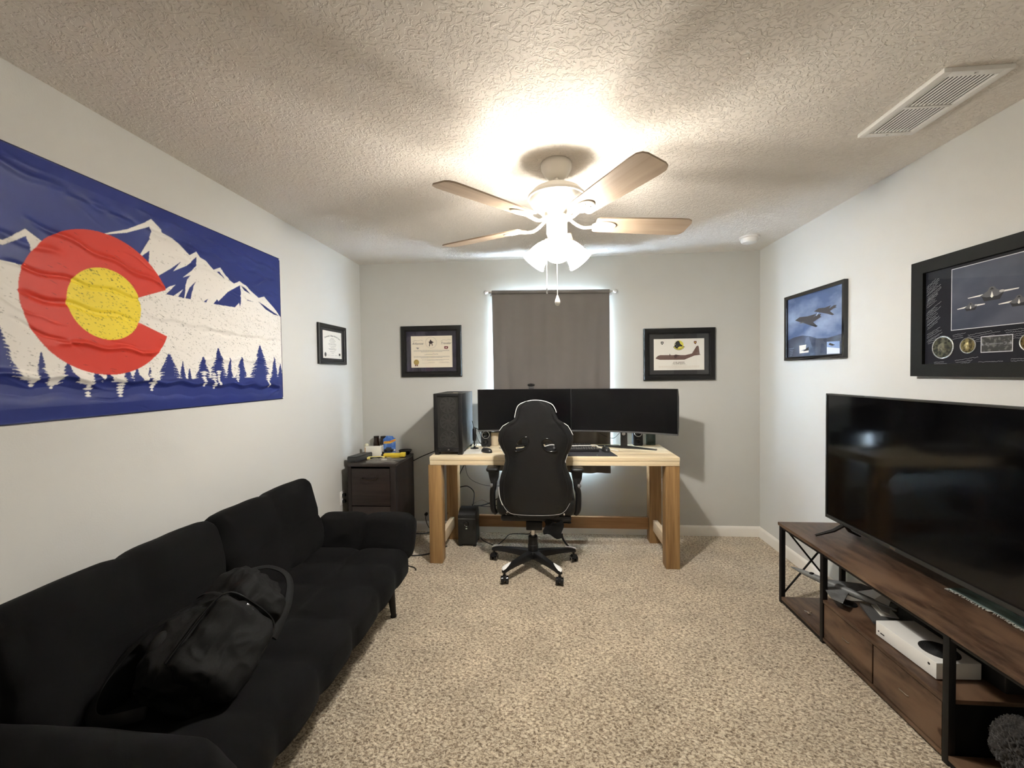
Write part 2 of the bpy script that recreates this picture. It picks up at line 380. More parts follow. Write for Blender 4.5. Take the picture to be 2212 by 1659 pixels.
HOLE_L = [(-0.2218, 0.9169), (-0.202, 0.9585), (-0.173, 0.9841), (-0.1443, 0.9872), (-0.1318, 0.9681), (-0.1353, 0.9394), (-0.1548, 0.9138), (-0.1869, 0.8977), (-0.2189, 0.8945)]
HOLE_R = [(-0.0336, 0.9617), (-0.0112, 0.9776), (0.0202, 0.9713), (0.0452, 0.9458), (0.0574, 0.9141), (0.054, 0.895), (0.0099, 0.8917), (-0.0184, 0.9076), (-0.0307, 0.9331)]
PIPE_TOP = [(-0.2239, 1.1205), (-0.2105, 1.1774), (-0.1878, 1.2121), (-0.1307, 1.2338), (-0.0803, 1.2397), (-0.0208, 1.2329), (0.0321, 1.2105), (0.0536, 1.179), (0.0627, 1.1538)]
JETS = [[(3.1869, 1.7836), (3.1332, 1.8006), (3.0435, 1.7944), (2.9417, 1.7991), (2.9826, 1.7787), (2.9359, 1.7928), (2.899, 1.7913), (2.9102, 1.7782), (2.8961, 1.7726), (2.93, 1.7625), (2.9824, 1.7467), (2.9354, 1.7151), (2.9527, 1.7104), (3.0063, 1.7269), (3.0746, 1.7501), (3.1396, 1.7678)], [(2.974, 1.8176), (2.9247, 1.8317), (2.8633, 1.8258), (2.8047, 1.8325), (2.8229, 1.8142), (2.7788, 1.8283), (2.7534, 1.8259), (2.7634, 1.8171), (2.7533, 1.8121), (2.7786, 1.8091), (2.8149, 1.797), (2.7757, 1.7704), (2.7911, 1.7673), (2.836, 1.7824), (2.8963, 1.7982)]]
F117_MISC = [[(3.1353, 1.5987), (3.0547, 1.6011), (3.0608, 1.5705), (3.1186, 1.562), (3.0265, 1.559), (3.0295, 1.5457), (3.1316, 1.5429)], [(2.8426, 1.6046), (2.7241, 1.6008), (2.7235, 1.5237), (2.842, 1.5257)], [(3.2706, 1.649), (3.1389, 1.6546), (3.0241, 1.6563), (2.9522, 1.6426), (2.8617, 1.6204), (2.7121, 1.6288), (2.7112, 1.5231), (3.2662, 1.5139)], [(3.2793, 1.9361), (2.7296, 1.9517), (2.7112, 1.5231), (3.2662, 1.5139)]]
C130 = [(0.9384, 1.5432), (0.9578, 1.5627), (0.9788, 1.5695), (1.0556, 1.5682), (1.0608, 1.5752), (1.066, 1.568), (1.0939, 1.5675), (1.1078, 1.5726), (1.1287, 1.5669), (1.1876, 1.5659), (1.243, 1.5792), (1.2499, 1.5898), (1.2811, 1.6408), (1.2949, 1.6459), (1.3, 1.6351), (1.3085, 1.5709), (1.3188, 1.5672), (1.2637, 1.561), (1.2222, 1.5439), (1.1806, 1.5268), (0.9751, 1.5283), (0.9436, 1.5378)]

# ================================================================== THE ROOM
T = .14
struct('floor', MB().box((XL-T, YN-T, -.12), (XR+T, YB+T, 0)), CARPET, 0)
struct('ceiling', MB().box((XL-T, YN-T, H), (XR+T, YB+T, H+.12)), CEIL, 0)
struct('wall_left', MB().box((XL-T, YN-T, 0), (XL, YB+T, H)), WALL, 0)
struct('wall_right', MB().box((XR, YN-T, 0), (XR+T, YB+T, H)), WALL, 0)
WX0, WX1, WZ0, WZ1 = -.450, .520, .64, 2.085
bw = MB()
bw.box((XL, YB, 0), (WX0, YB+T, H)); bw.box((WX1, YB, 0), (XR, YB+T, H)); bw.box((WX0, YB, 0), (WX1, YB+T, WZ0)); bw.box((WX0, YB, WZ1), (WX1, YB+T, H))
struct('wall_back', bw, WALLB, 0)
struct('wall_front', MB().box((XL, YN-T, 0), (XR, YN, H)), WALL, 0)

def baseboard(name, a, b, inward):
    a, b, n = Vector(a), Vector(b), Vector(inward)
    m = MB(); prof = [(0,0),(.014,0),(.014,.066),(.011,.074),(.006,.084),(0,.088)]
    A = [m.b.verts.new(a+n*d+Vector((0,0,z))) for d, z in prof]; B = [m.b.verts.new(b+n*d+Vector((0,0,z))) for d, z in prof]
    for k in range(len(prof)): m.b.faces.new((A[k], A[(k+1) % 6], B[(k+1) % 6], B[k]))
    m.b.faces.new(A[::-1]); m.b.faces.new(B); struct(name, m, TRIM, 30)
baseboard('baseboard_back', (XL,YB,0), (XR,YB,0), (0,-1,0))
baseboard('baseboard_left', (XL,YN,0), (XL,YB,0), (1,0,0))
baseboard('baseboard_right', (XR,YN,0), (XR,YB,0), (-1,0,0))
baseboard('baseboard_front', (XL,YN,0), (XR,YN,0), (0,1,0))

wf = MB(); d0, d1 = YB+.05, YB+.10
wf.box((WX0,d0,WZ0),(WX0+.045,d1,WZ1)); wf.box((WX1-.045,d0,WZ0),(WX1,d1,WZ1)); wf.box((WX0,d0,WZ0),(WX1,d1,WZ0+.045)); wf.box((WX0,d0,WZ1-.045),(WX1,d1,WZ1))
wf.box((WX0,d0,(WZ0+WZ1)/2-.02),(WX1,d1,(WZ0+WZ1)/2+.02))
win = struct('window_1', wf, TRIM)
MB().box((WX0+.02,YB+.072,WZ0+.02),(WX1-.02,YB+.078,WZ1-.02)).build('glass_pane', GLASS, win)
MB().box((WX0-.0,YB-.012,WZ0-.018),(WX1+.0,YB+.05,WZ0+.002), .004).build('window_sill', TRIM, win)

# ================================================================== CURTAIN AND ROD
CURT = mat('charcoal_curtain', (.155,.144,.135), .9, spec=.1, sheen=.1, bump=(600, .15, .0006))
def curt(u, v):      # u across, v down
    x = -.473 + 1.017*u + (.006*v if u < .5 else .0)
    z = 2.145 - 1.575*v - .02*u
    f = .010*sin(u*21+1.2) + .007*sin(u*47+v*3) + .012*sin(u*9-v*2.2)*v + .010*math.exp(-((u-.09-.08*v)/.02)**2)*(.3+v) - .010*math.exp(-((u-.47)/.015)**2)*v - .008*math.exp(-((u-.53)/.012)**2)*v + .008*math.exp(-((u-.93+.05*v)/.02)**2)*(.4+v)
    f *= min(1, v*7+.15)
    return Vector((x, YB-.055+f*1.05, z))
cm = MB()
n0 = 110
BOUNCE_LINING = mat('added_bounce_lining', (.62,.62,.60), .9)  # added pale back layer, bounces daylight onto the wall around the curtain
cm.grid(lambda u, v: curt(u, v), n0, 60, CURT)
cm.grid(lambda u, v: curt(u, v)+Vector((0,.003,0)), n0, 60, BOUNCE_LINING)
for v in (0, 1):
    cm.grid(lambda a, b, v=v: curt(a, v)+Vector((0,.003*b,0)), n0, 1, CURT)
for u in (0, 1):
    cm.grid(lambda a, b, u=u: curt(u, a)+Vector((0,.003*b,0)), 60, 1, CURT)
bmesh.ops.remove_doubles(cm.b, verts=cm.b.verts, dist=1e-5)
cur = cm.build('curtain', CURT, None, 60)
tag(cur, 'charcoal grey fabric curtain panel hanging over the window', 'curtain')
hm = MB(); hm.tube([(-.472,YB-.066,2.141),(.543,YB-.066,2.121)], .0165, 14); hm.build('rod_pocket', CURT, cur)
rod = thing('curtain_rod', 'thin silver curtain rod with round glass ball finials above the window', 'curtain rod', (.03, YB-.066, 2.131))
MB().tube([(-.505,YB-.066,2.1417),(.572,YB-.066,2.1204)], .0075, 14).build('rod', CHROME, rod)
GL = mat('clear_finial', (.85,.87,.88), .06, .6)
for sx, z in ((-1, 2.1417), (1, 2.1204)):
    x = -.528 if sx < 0 else .595
    fm = MB(); fm.ball((x,YB-.066,z), .0165); fm.cyl((x-sx*.015,YB-.066,z),(x-sx*.026,YB-.066,z),.011,.008); fm.build('finial', GL, rod)
    bx = -.487 if sx < 0 else .558
    fm = MB(); fm.box((bx-.006,YB-.066,z-.006),(bx+.006,YB,z+.004)); fm.box((bx-.010,YB-.004,z-.022),(bx+.010,YB,z+.022),.002); fm.build('bracket', CHROME, rod)

# ================================================================== FLAG (printed tapestry)
def build_flag():
    y0, y1, z0, z1 = 1.012, 2.546, 1.285, 2.180
    st = .0017; ny, nz = int((y1-y0)/st), int((z1-z0)/st)
    Y = np.linspace(y0, y1, ny+1); Z = np.linspace(z0, z1, nz+1)
    YY, ZZ = np.meshgrid(Y, Z, indexing='ij')
    def c(r, g, b): return np.array([(v/255)**2.2 for v in (r, g, b)])
    BLUE, WHT, RED, YEL, EDGE_SHADE = c(36,47,108), c(238,234,228), c(198,58,44), c(240,215,64), c(26,30,70)
    img = np.empty((ny+1, nz+1, 3)); img[:] = BLUE
    def fill(poly, colr, only=None):
        P = np.array(poly); a0, a1 = P[:,0].min(), P[:,0].max(); b0, b1 = P[:,1].min(), P[:,1].max()
        i0, i1 = max(0, int((a0-y0)/st)-1), min(ny+1, int((a1-y0)/st)+2); j0, j1 = max(0, int((b0-z0)/st)-1), min(nz+1, int((b1-z0)/st)+2)
        if i1 <= i0 or j1 <= j0: return
        x, y = YY[i0:i1,j0:j1], ZZ[i0:i1,j0:j1]; ins = np.zeros(x.shape, bool); n = len(P)
        for k in range(n):
            xa, ya = P[k]; xb, yb = P[(k+1) % n]
            if ya == yb: continue
            cond = ((ya > y) != (yb > y)) & (x < (xb-xa)*(y-ya)/(yb-ya)+xa); ins ^= cond
        sub = img[i0:i1,j0:j1]
        if only is not None: ins &= only[i0:i1,j0:j1]
        sub[ins] = colr
    white = [(1.30,1.80)] + WHITE_TOP + [(2.56,1.80),(2.56,1.40),(1.0,1.40),(1.0,1.80),(1.17,1.8016)]
    fill(white, WHT); fill([(1.0,1.84),(1.05,1.90),(1.12,1.86),(1.172,1.865),(1.172,1.85),(1.12,1.84)], WHT)
    fill([(1.2,1.801),(1.35,1.79),(1.35,1.95),(1.27,1.90),(1.24,1.81)], BLUE); fill(WHITE_PEAK, WHT)
    for s_ in SHADES: fill(s_, BLUE)
    rnd = random.Random(3)
    # forest
    fill([(1.0,1.43),(1.2,1.43),(1.3,1.41),(1.7,1.42),(2.0,1.425),(2.6,1.425),(2.6,1.2),(1.0,1.2)], BLUE)
    trees = list(TREES) + [(1.05,1.64,.06),(1.43,1.47,.03),(1.55,1.48,.03)]
    for yc, zt, w_ in trees:
        w_ = w_*1.25; zb = 1.395; lv = max(6, int((zt-zb)/.011)); L_, R_ = [], []
        for k in range(lv):
            t = k/lv; z = zt-(zt-zb)*t; ww = w_*(t**.85)*(.85+.3*rnd.random())
            L_ += [(yc-ww*.42, z), (yc-ww*.8, z-.004), (yc-ww, z-.009-.008*rnd.random())]
            ww = w_*(t**.85)*(.85+.3*rnd.random()); R_ += [(yc+ww*.42, z), (yc+ww*.8, z-.004), (yc+ww, z-.009-.008*rnd.random())]
        fill([(yc, zt+.01)] + R_ + [(yc+w_*.9, zb-.02), (yc-w_*.9, zb-.02)] + L_[::-1], BLUE)
    for yc, zb in GAPBOT + [(1.928,1.385),(1.99,1.375),(2.02,1.39),(2.40,1.365),(1.655,1.375),(2.15,1.405)]:     # pale slivers between the tree feet
        for k in range(7):
            z = zb+.066-.011*k+rnd.random()*.004; ww = (.006+.016*(1-k/7))*(.6+.8*rnd.random()); s_ = rnd.choice((-1,1))
            fill([(yc-ww,z),(yc+s_*ww*.2,z+.006),(yc+ww,z-.002*s_),(yc+ww*.5,z-.005),(yc-ww*.4,z-.004)], WHT)
    # the big letter and the gold disc
    cy, cz = 1.4795, 1.7155
    an = [cz]; ring_in, ring_out = .1365, .272
    d = np.hypot(YY-cy, ZZ-cz); ang = np.degrees(np.arctan2(ZZ-cz, YY-cy))
    a_up = math.degrees(math.atan2(1.8171-cz, 1.7268-cy)); a_dn = math.degrees(math.atan2(1.6118-cz, 1.7377-cy))
    # opening edges run from the disc outwards along the measured lines
    def side(p, q): return (q[0]-p[0])*(ZZ-p[1]) - (q[1]-p[1])*(YY-p[0])
    openm = (side((1.6141,1.767),(1.7268,1.8171)) < 0) & (side((1.614,1.6572),(1.7377,1.6118)) > 0) & (YY > 1.55)
    redm = (d < ring_out) & ~openm; yelm = d < ring_in
    img[redm] = RED; img[yelm] = YEL
    # worn printing: fine slanted flecks
    isw = (img[:,:,0] > .5) & (img[:,:,2] > .4); isy = yelm
    for k in range(4300):
        y = rnd.uniform(y0, y1); z = rnd.uniform(1.42, 2.05); right = y > 1.62
        if not right and rnd.random() < .45: continue
        if z > 1.83 and rnd.random() < .72: continue
        L_ = rnd.uniform(.003, .011) if rnd.random() < .93 else rnd.uniform(.015,.035); w_ = rnd.uniform(.0007,.0017); sl = rnd.uniform(-.75,-.15)
        g = rnd.uniform(.05,.5) if rnd.random() < .55 else rnd.uniform(.4,.7)
        fill([(y,z),(y+L_*.5,z+L_*.5*sl+w_),(y+L_,z+L_*sl),(y+L_*.5,z+L_*.5*sl-w_)], np.array([g,g,g*.95])*WHT, isw & ~isy)
    for k in range(330):
        a = rnd.uniform(0, 2*pi); rr = ring_in*math.sqrt(rnd.random()); y, z = cy+rr*cos(a), cz+rr*sin(a)
        L_ = rnd.uniform(.003,.013); w_ = rnd.uniform(.0008,.0022); sl = rnd.uniform(-.8,-.1)
        fill([(y,z),(y+L_*.5,z+L_*.5*sl+w_),(y+L_,z+L_*sl),(y+L_*.5,z+L_*.5*sl-w_)], YEL*rnd.choice((.08,.3,.55)), isy)
    for k in range(70):
        y = rnd.uniform(1.2,1.76); z = rnd.uniform(1.45,1.98); L_ = rnd.uniform(.006,.03); sl = rnd.uniform(-.6,-.1)
        fill([(y,z),(y+L_*.5,z+L_*.5*sl+.0015),(y+L_,z+L_*sl),(y+L_*.5,z+L_*.5*sl-.0015)], RED*.5, redm & ~yelm)
    # printing is antialiased by a small blur
    k_ = img.copy(); k_[1:-1,1:-1] = (img[1:-1,1:-1]*4+img[:-2,1:-1]+img[2:,1:-1]+img[1:-1,:-2]+img[1:-1,2:])/8; img = k_
    img[(ZZ > z1-.004) | (ZZ < z0+.004) | (YY > y1-.004)] = EDGE_SHADE*.5  # shade of the curling border put into the cloth colour
    # cloth relief
    def crease(ya, za, yb, zb, wid, amp):
        L_ = math.hypot(yb-ya, zb-za); ux, uz = (yb-ya)/L_, (zb-za)/L_
        s_ = (YY-ya)*ux+(ZZ-za)*uz; t_ = -(YY-ya)*uz+(ZZ-za)*ux; t_ = t_ + .006*np.sin(s_*40+ya*30)
        env = np.clip(s_/.05,0,1)*np.clip((L_-s_)/.05,0,1)
        return 1.7*amp*env*np.exp(-(t_/wid)**2)
    X = .010 + .002*np.sin(YY*7+ZZ*3) + .0015*np.sin(ZZ*23+YY*2)
    for cr in [(1.22,1.955,1.75,1.83,.010,.004),(1.20,1.71,1.62,1.66,.010,-.005),(1.30,1.56,1.70,1.535,.009,.005),(1.0,1.90,1.35,1.86,.012,.003),
               (1.0,2.12,1.9,2.04,.014,.004),(1.3,2.09,2.5,2.03,.012,-.004),(1.6,2.125,2.5,2.09,.010,.003),(1.75,1.99,2.5,1.91,.010,.003),(2.2,1.93,2.45,2.03,.010,.004),(1.05,1.45,2.54,1.37,.012,.007),
               (1.0,1.40,2.54,1.335,.022,-.006),(1.9,1.66,2.54,1.645,.012,-.003),(1.62,1.70,2.3,1.66,.009,.003),(1.9,1.52,2.5,1.53,.010,.003),(1.15,1.80,1.70,1.75,.008,-.003),(2.38,1.30,2.54,1.37,.010,.005)]:
        X += crease(*cr)
    rr2 = np.random.RandomState(5)
    for _ in range(46):
        a, b_ = rr2.uniform(y0, y1), rr2.uniform(z0, z1); L_ = rr2.uniform(.1,.35); X += crease(a, b_, a+L_, b_-L_*rr2.uniform(-.05,.45), rr2.uniform(.004,.010), rr2.uniform(-.0022,.0022))
    X = np.clip(X, .0035, .03); edge = np.minimum(np.minimum(YY-y0, y1-YY), np.minimum(ZZ-z0, z1-ZZ)); X = .004+(X-.004)*np.clip(edge/.05,.15,1)
    co = np.stack([XL+X, YY, ZZ], -1).reshape(-1,3); nv = co.shape[0]
    idx = np.arange(nv).reshape(ny+1, nz+1)
    q = np.stack([idx[:-1,:-1], idx[1:,:-1], idx[1:,1:], idx[:-1,1:]], -1).reshape(-1,4)
    me = bpy.data.meshes.new('cloth'); me.vertices.add(nv); me.vertices.foreach_set('co', co.ravel())
    me.loops.add(q.size); me.loops.foreach_set('vertex_index', q.ravel().astype('i')); me.polygons.add(len(q)); me.polygons.foreach_set('loop_start', np.arange(0,q.size,4,dtype='i'))
    me.update(calc_edges=True); me.polygons.foreach_set('use_smooth', [True]*len(q))
    at = me.color_attributes.new('print', 'FLOAT_COLOR', 'POINT'); at.data.foreach_set('color', np.concatenate([img, np.ones(img.shape[:2]+(1,))], -1).reshape(-1).astype('f'))
    m = mat('printed_polyester', (1,1,1), .5, spec=.36); N = m.node_tree.nodes; a = N.new('ShaderNodeAttribute'); a.attribute_name = 'print'
    m.node_tree.links.new(a.outputs['Color'], N['Principled BSDF'].inputs['Base Color']); me.materials.append(m)
    o = bpy.data.objects.new('wall_flag', me); COL.objects.link(o)
    tag(o, 'large blue flag with red C, yellow disc and white mountains on the left wall', 'flag')
    GR = mat('push_pin', (.8,.8,.8), .3)
    for y, z in ((y1-.008, z1-.008), (y0+.008, z1-.008), (y1-.008, z0+.008), (y0+.008,z0+.008)):
        MB().cyl((XL+.001,y,z),(XL+.011,y,z),.0035,.0045,12).build('push_pin', GR, o)
build_flag()

# ================================================================== FRAMED PICTURES
FRAMEB = mat('black_frame', (.0045,.0045,.0045), .35, spec=.4); FRAMEG = mat('glossy_black_frame', (.006,.006,.008), .12, coat=.5)
NAVYMAT = mat('dark_navy_mat_board', (.009,.0095,.016), .75, spec=.2); CHARMAT = mat('charcoal_mat_board', (.038,.038,.040), .8, spec=.3)
def frame(name, label, wall, a0, a1, z0, z1, fw, depth, fmat, profile='round', gl=True, tilt=0):
    """wall: 'L','R','B'. a = coordinate along the wall. Returns (thing, art origin fn)"""
    ca, cz = (a0+a1)/2, (z0+z1)/2
    if wall == 'L': o, u, n = Vector((XL, a0, z0)), Vector((0,1,0)), Vector((1,0,0))
    elif wall == 'R': o, u, n = Vector((XR, a1, z0)), Vector((0,-1,0)), Vector((-1,0,0))
    else: o, u, n = Vector((a0, YB, z0)), Vector((1,0,0)), Vector((0,-1,0))
    wd, hg = a1-a0, z1-z0
    loc = o+u*wd/2+Vector((0,0,hg/2))
    t = thing(name, label, 'picture', tuple(loc))
    prof = [(0,0),(0,depth*.7),(fw*.12,depth*.95),(fw*.35,depth),(fw*.75,depth*.8),(fw*.85,depth*.55),(fw,depth*.55),(fw,0)] if profile == 'round' else [(0,0),(0,depth),(fw*.1,depth*1.0),(fw*.9,depth*.9),(fw,depth*.85),(fw,0)]
    m = MB(); ring = []
    for cx, cy_, sx, sy in ((0,0,1,1),(wd,0,-1,1),(wd,hg,-1,-1),(0,hg,1,-1)):
        ring.append([m.b.verts.new(o+u*(cx+sx*d)+Vector((0,0,cy_+sy*d))+n*(h+.001)) for d, h in prof])
    for k in range(4):
        A, B = ring[k], ring[(k+1) % 4]
        for j in range(len(prof)):
            j2 = (j+1) % len(prof); m.b.faces.new((A[j], A[j2], B[j2], B[j]))
    m.build('frame', fmat, t, 30)
    MBk = MB(); P = lambda x, y, h: o+u*x+Vector((0,0,y))+n*h
    vs = [MBk.b.verts.new(P(x,y,h)) for h in (.001, depth*.42) for x, y in ((fw*.9,fw*.9),(wd-fw*.9,fw*.9),(wd-fw*.9,hg-fw*.9),(fw*.9,hg-fw*.9))]
    for f in ((0,1,2,3),(4,5,6,7),(0,1,5,4),(1,2,6,5),(2,3,7,6),(3,0,4,7)): MBk.b.faces.new([vs[i] for i in f])
    if gl:
        g = MB(); e = fw*.9; gv = [g.b.verts.new(P(x,y,depth*.5)) for x, y in ((e,e),(wd-e,e),(wd-e,hg-e),(e,hg-e))]; g.b.faces.new(gv); g.build('glass', GLASS, t, 0)
    art = Art(o+n*(depth*.42+.0003), u, Vector((0,0,1)), n, .00005)
    return t, MBk, art, wd, hg

rnd = random.Random(11)
def textlines(art, x0, x1, y, rows, dy, w_, m, center=True, shrink=True):
    for r_ in range(rows):
        a, b = (x0, x1)
        if shrink and r_ == rows-1: c = (x0+x1)/2; a, b = (c-(x1-x0)*.3, c+(x1-x0)*.3) if center else (x0, x0+(x1-x0)*.5)
        x = a
        while x < b:
            L_ = rnd.uniform(.006,.020); e = min(b, x+L_); art.line([(x,y-r_*dy),(e,y-r_*dy)], w_, m, False); x = e+.003

# certificate left of the window (cowboy emblem, script heading)
t, bk, art, wd, hg = frame('framed_certificate', 'wide black framed cream certificate with gold seal, left of the window', 'B', -1.3145, -.758, 1.409, 1.868, .050, .028, FRAMEB)
bk.build('mat_board', mat('navy_marbled_mat', (.016,.015,.028), .5, noise=(9, (.035,.03,.055), .45, .6)), t, 0)
CREAM = mat('cream_certificate_paper', (.83,.76,.62), .7)
px0, py0, px1, py1 = .0915, .084, .4705, .368
art.rect(px0, py0, px1, py1, CREAM)
art.text('Arkansas', (.152,.300), .0285, INK, shear=.4); art.text('Traveler', (.412,.300), .0285, INK, shear=.4)
for cx, s_ in ((.150,1),(.410,1)): art.line([(cx-.045,.318),(cx-.02,.330),(cx+.01,.326),(cx+.03,.333),(cx+.05,.326)], .0012, INK)
art.ring((.2775,.308), .050, .0515, GREYINK); art.ring((.2775,.308), .044, .0446, PALEINK)
art.poly([(.258,.275),(.262,.300),(.254,.316),(.264,.318),(.270,.333),(.276,.335),(.280,.324),(.290,.318),(.300,.312),(.296,.304),(.288,.306),(.292,.280),(.286,.278),(.282,.298),(.270,.296),(.266,.274)], INK)
art.poly([(.135,.262),(.150,.266),(.158,.262),(.168,.268),(.160,.256),(.168,.250),(.155,.252),(.147,.247),(.148,.256)], GREYINK)
RI = ink('maroon_ink', (.16,.02,.03)); art.poly([(.398,.250),(.398,.274),(.432,.272),(.434,.262),(.426,.247)], RI); art.disc((.415,.260), .005, .006, CREAM)
textlines(art, .20,.36, .246, 1, .007, .0022, PALEINK, shrink=False); textlines(art, .116,.445,.238, 3, .0065, .0026, GREYINK); 
art.scribble(.215,.203,.125,0,.0045,.0016, INK, rnd, True); textlines(art, .116,.445,.184, 3, .0065, .0026, GREYINK); textlines(art, .190,.440,.154, 2, .006, .0022, GREYINK)
art.scribble(.250,.128,.06,0,.004,.001, INK, rnd, True); art.scribble(.350,.130,.085,0,.003,.001, INK, rnd); art.line([(.190,.124),(.300,.124)], .0008, GREYINK); art.line([(.340,.124),(.45,.124)], .0008, GREYINK)
GOLD = mat('gold_seal', (.50,.36,.10), .4, .4)
for sx in (-1, 1): art.poly([(.139+sx*.003,.120),(.139+sx*.014,.118),(.139+sx*.013,.094),(.139+sx*.008,.099),(.139+sx*.002,.094)], RI)
art.poly([(.139+(.026 if k % 2 else .0235)*cos(2*pi*k/48), .132+(.026 if k % 2 else .0235)*sin(2*pi*k/48)) for k in range(48)], GOLD); art.ring((.139,.132), .016, .018, mat('dark_gold', (.30,.20,.05), .4, .4))
art.build('certificate', t)

# aircraft print right of the window
t, bk, art, wd, hg = frame('framed_aircraft_print', 'black framed print of a brown cargo plane in side view, right of the window', 'B', .8365, 1.4345, 1.351, 1.799, .052, .030, FRAMEB)
bk.build('mat_board', CHARMAT, t, 0)
ox, oz = .8365, 1.351
art.rect(.087,.0875,.5085,.3565, PAPER)
PL = ink('plane_brown', (.16,.095,.08)); PLD = ink('plane_dark', (.075,.04,.04)); YELI = ink('yellow_ink', (.72,.66,.10))
art.poly([(x-ox, z-oz) for x, z in C130], PL)
art.poly([(.255,.212),(.262,.217),(.272,.2215),(.290,.2175),(.310,.216),(.300,.209),(.285,.205),(.272,.190),(.262,.195),(.258,.203)], PLD)
art.poly([(.219,.229),(.2225,.226),(.223,.208),(.221,.199),(.2185,.208),(.2185,.220)], PLD)
for q in ((.115,.199,.004),): art.line([(.125,.205),(.135,.209)], .003, PLD)
art.line([(.15,.196),(.34,.193)], .0012, PLD); art.line([(.436,.230),(.464,.232)], .001, PALEINK)
c = (.2985,.303)                       # squadron emblem
art.disc(c, .038, .038, YELI); art.poly([(c[0]-.037,c[1]+.004),(c[0]-.028,c[1]+.026),(c[0]-.008,c[1]+.037),(c[0]+.004,c[1]+.030),(c[0]+.010,c[1]+.010),(c[0]+.030,c[1]-.006),(c[0]+.026,c[1]-.014),(c[0]+.008,c[1]-.012),(c[0]-.006,c[1]-.020),(c[0]-.012,c[1]-.030),(c[0]-.030,c[1]-.026),(c[0]-.037,c[1]-.010)], INK)
for dx, dy, r_ in ((-.029,.018,.003),(-.030,.004,.0035),(-.018,-.010,.002)): art.disc((c[0]+dx,c[1]+dy), r_, r_*.7, PAPER)
art.ring((c[0],c[1]+.008), .040, .053, INK, 20, -pi*.86, -pi*.14); art.ring((c[0],c[1]+.008), .043, .050, YELI, 20, -pi*.83, -pi*.17)
for cx, colr in ((.158,INK),(.434,RI)):
    art.poly([(cx-.011,.334),(cx+.011,.334),(cx+.011,.318),(cx,.306),(cx-.011,.318)], colr); art.disc((cx,.322), .005,.005, PAPER if cx < .3 else YELI)
BRI = ink('brown_ink', (.16,.12,.09))
for a, b in ((.252,.262),(.268,.284),(.290,.345)): art.line([(a,.1545),(b,.1545)], .0042, BRI, True)
art.text('41st Airlift Squadron', (.298,.1425), .0125, BRI, bold=.0003); textlines(art, .236,.364,.1315, 1, .007, .0022, PALEINK, shrink=False); textlines(art, .128,.468,.1225, 4, .0062, .0022, ink('very_pale_ink', (.72,.64,.55)))
art.build('print', t)

# small certificate on the left wall
t, bk, art, wd, hg = frame('framed_certificate', 'small black framed white certificate near the corner of the left wall', 'L', 2.966, 3.386, 1.520, 1.829, .035, .022, FRAMEB)
bk.build('mat_board', mat('black_mat_board', (.013,.013,.018), .6), t, 0)
art.rect(.066,.046,.352,.258, PAPER)
art.text('Community College of the Air Force', (.209,.224), .0165, INK, bend=-.32*-1, bold=.0004)
for k, (w_, y) in enumerate(((.05,.202),(.08,.192),(.10,.182),(.07,.172),(.12,.162),(.12,.154),(.10,.142),(.06,.130),(.12,.122),(.11,.114),(.08,.100),(.04,.088))): textlines(art, .209-w_/2, .209+w_/2, y, 1, .01, .003, GREYINK, shrink=False)
art.disc((.100,.074), .015,.017, INK); art.ring((.100,.074), .009,.011, GREYINK); art.poly([(.305,.088),(.332,.088),(.332,.070),(.318,.056),(.305,.070)], INK); art.disc((.318,.066), .008,.006, PAPER)
for x in (.150,.205,.262): art.scribble(x-.02,.070,.04,0,.003,.0009, INK, rnd, True)
art.build('certificate', t)

# stealth aircraft photograph, right wall
t, bk, art, wd, hg = frame('framed_photograph', 'glossy black framed photo of two dark stealth jets in a blue sky, right wall', 'R', 2.668, 3.300, 1.496, 1.968, .024, .024, FRAMEG, 'flat')
SKYP = mat('printed_cloudy_sky', (.055,.10,.23), .5, noise=((1,3.5,7), (.30,.38,.55), .38, .68))
bk.build('backing_board', INK, t, 0)
def FR(pts): return [(3.300-y, z-1.496) for y, z in pts]
art.rect(.022,.022,.610,.450, SKYP)
art.poly([(.022,.022),(.022,.150),(.10,.166),(.20,.172),(.28,.160),(.36,.138),(.46,.132),(.61,.150),(.61,.022)], mat('printed_hills', (.028,.040,.075), .6, noise=((1,5,9), (.10,.13,.20), .4, .7)))
art.poly([(.20,.03),(.24,.15),(.27,.16),(.34,.03)], mat('printed_valley', (.06,.09,.16), .6, noise=((1,8,14), (.14,.18,.27), .4, .65)))
JET = ink('jet_grey_brown', (.040,.034,.034)); JETD = ink('jet_black', (.012,.012,.016)); SKYL = ink('pale_sky', (.42,.50,.66))
for j in JETS: art.poly(FR(j), JET)
art.poly([(.29,.236),(.365,.222),(.350,.215),(.262,.246)], JETD); art.line([(.352,.290),(.372,.308)], .008, SKYL); art.poly([(.155,.262),(.20,.268),(.23,.262),(.19,.258)], ink('jet_highlight', (.12,.11,.11)))
art.poly(FR(F117_MISC[0]), PAPER); art.poly(FR([(3.09,1.556),(3.03,1.585),(3.028,1.56)]), JETD)
art.poly(FR(F117_MISC[1]), ink('inset_blue', (.24,.36,.62))); art.poly(FR([(2.842,1.526),(2.7235,1.524),(2.7235,1.556),(2.842,1.570)]), ink('inset_white', (.72,.78,.86)))
art.poly(FR([(2.825,1.584),(2.79,1.575),(2.765,1.580),(2.79,1.588),(2.815,1.596)]), JETD)
for k in range(5): art.scribble(.035+.004*k, .085-.012*k, .065-.01*k, .05, .003, .0012, SKYL, rnd)
art.build('print', t)

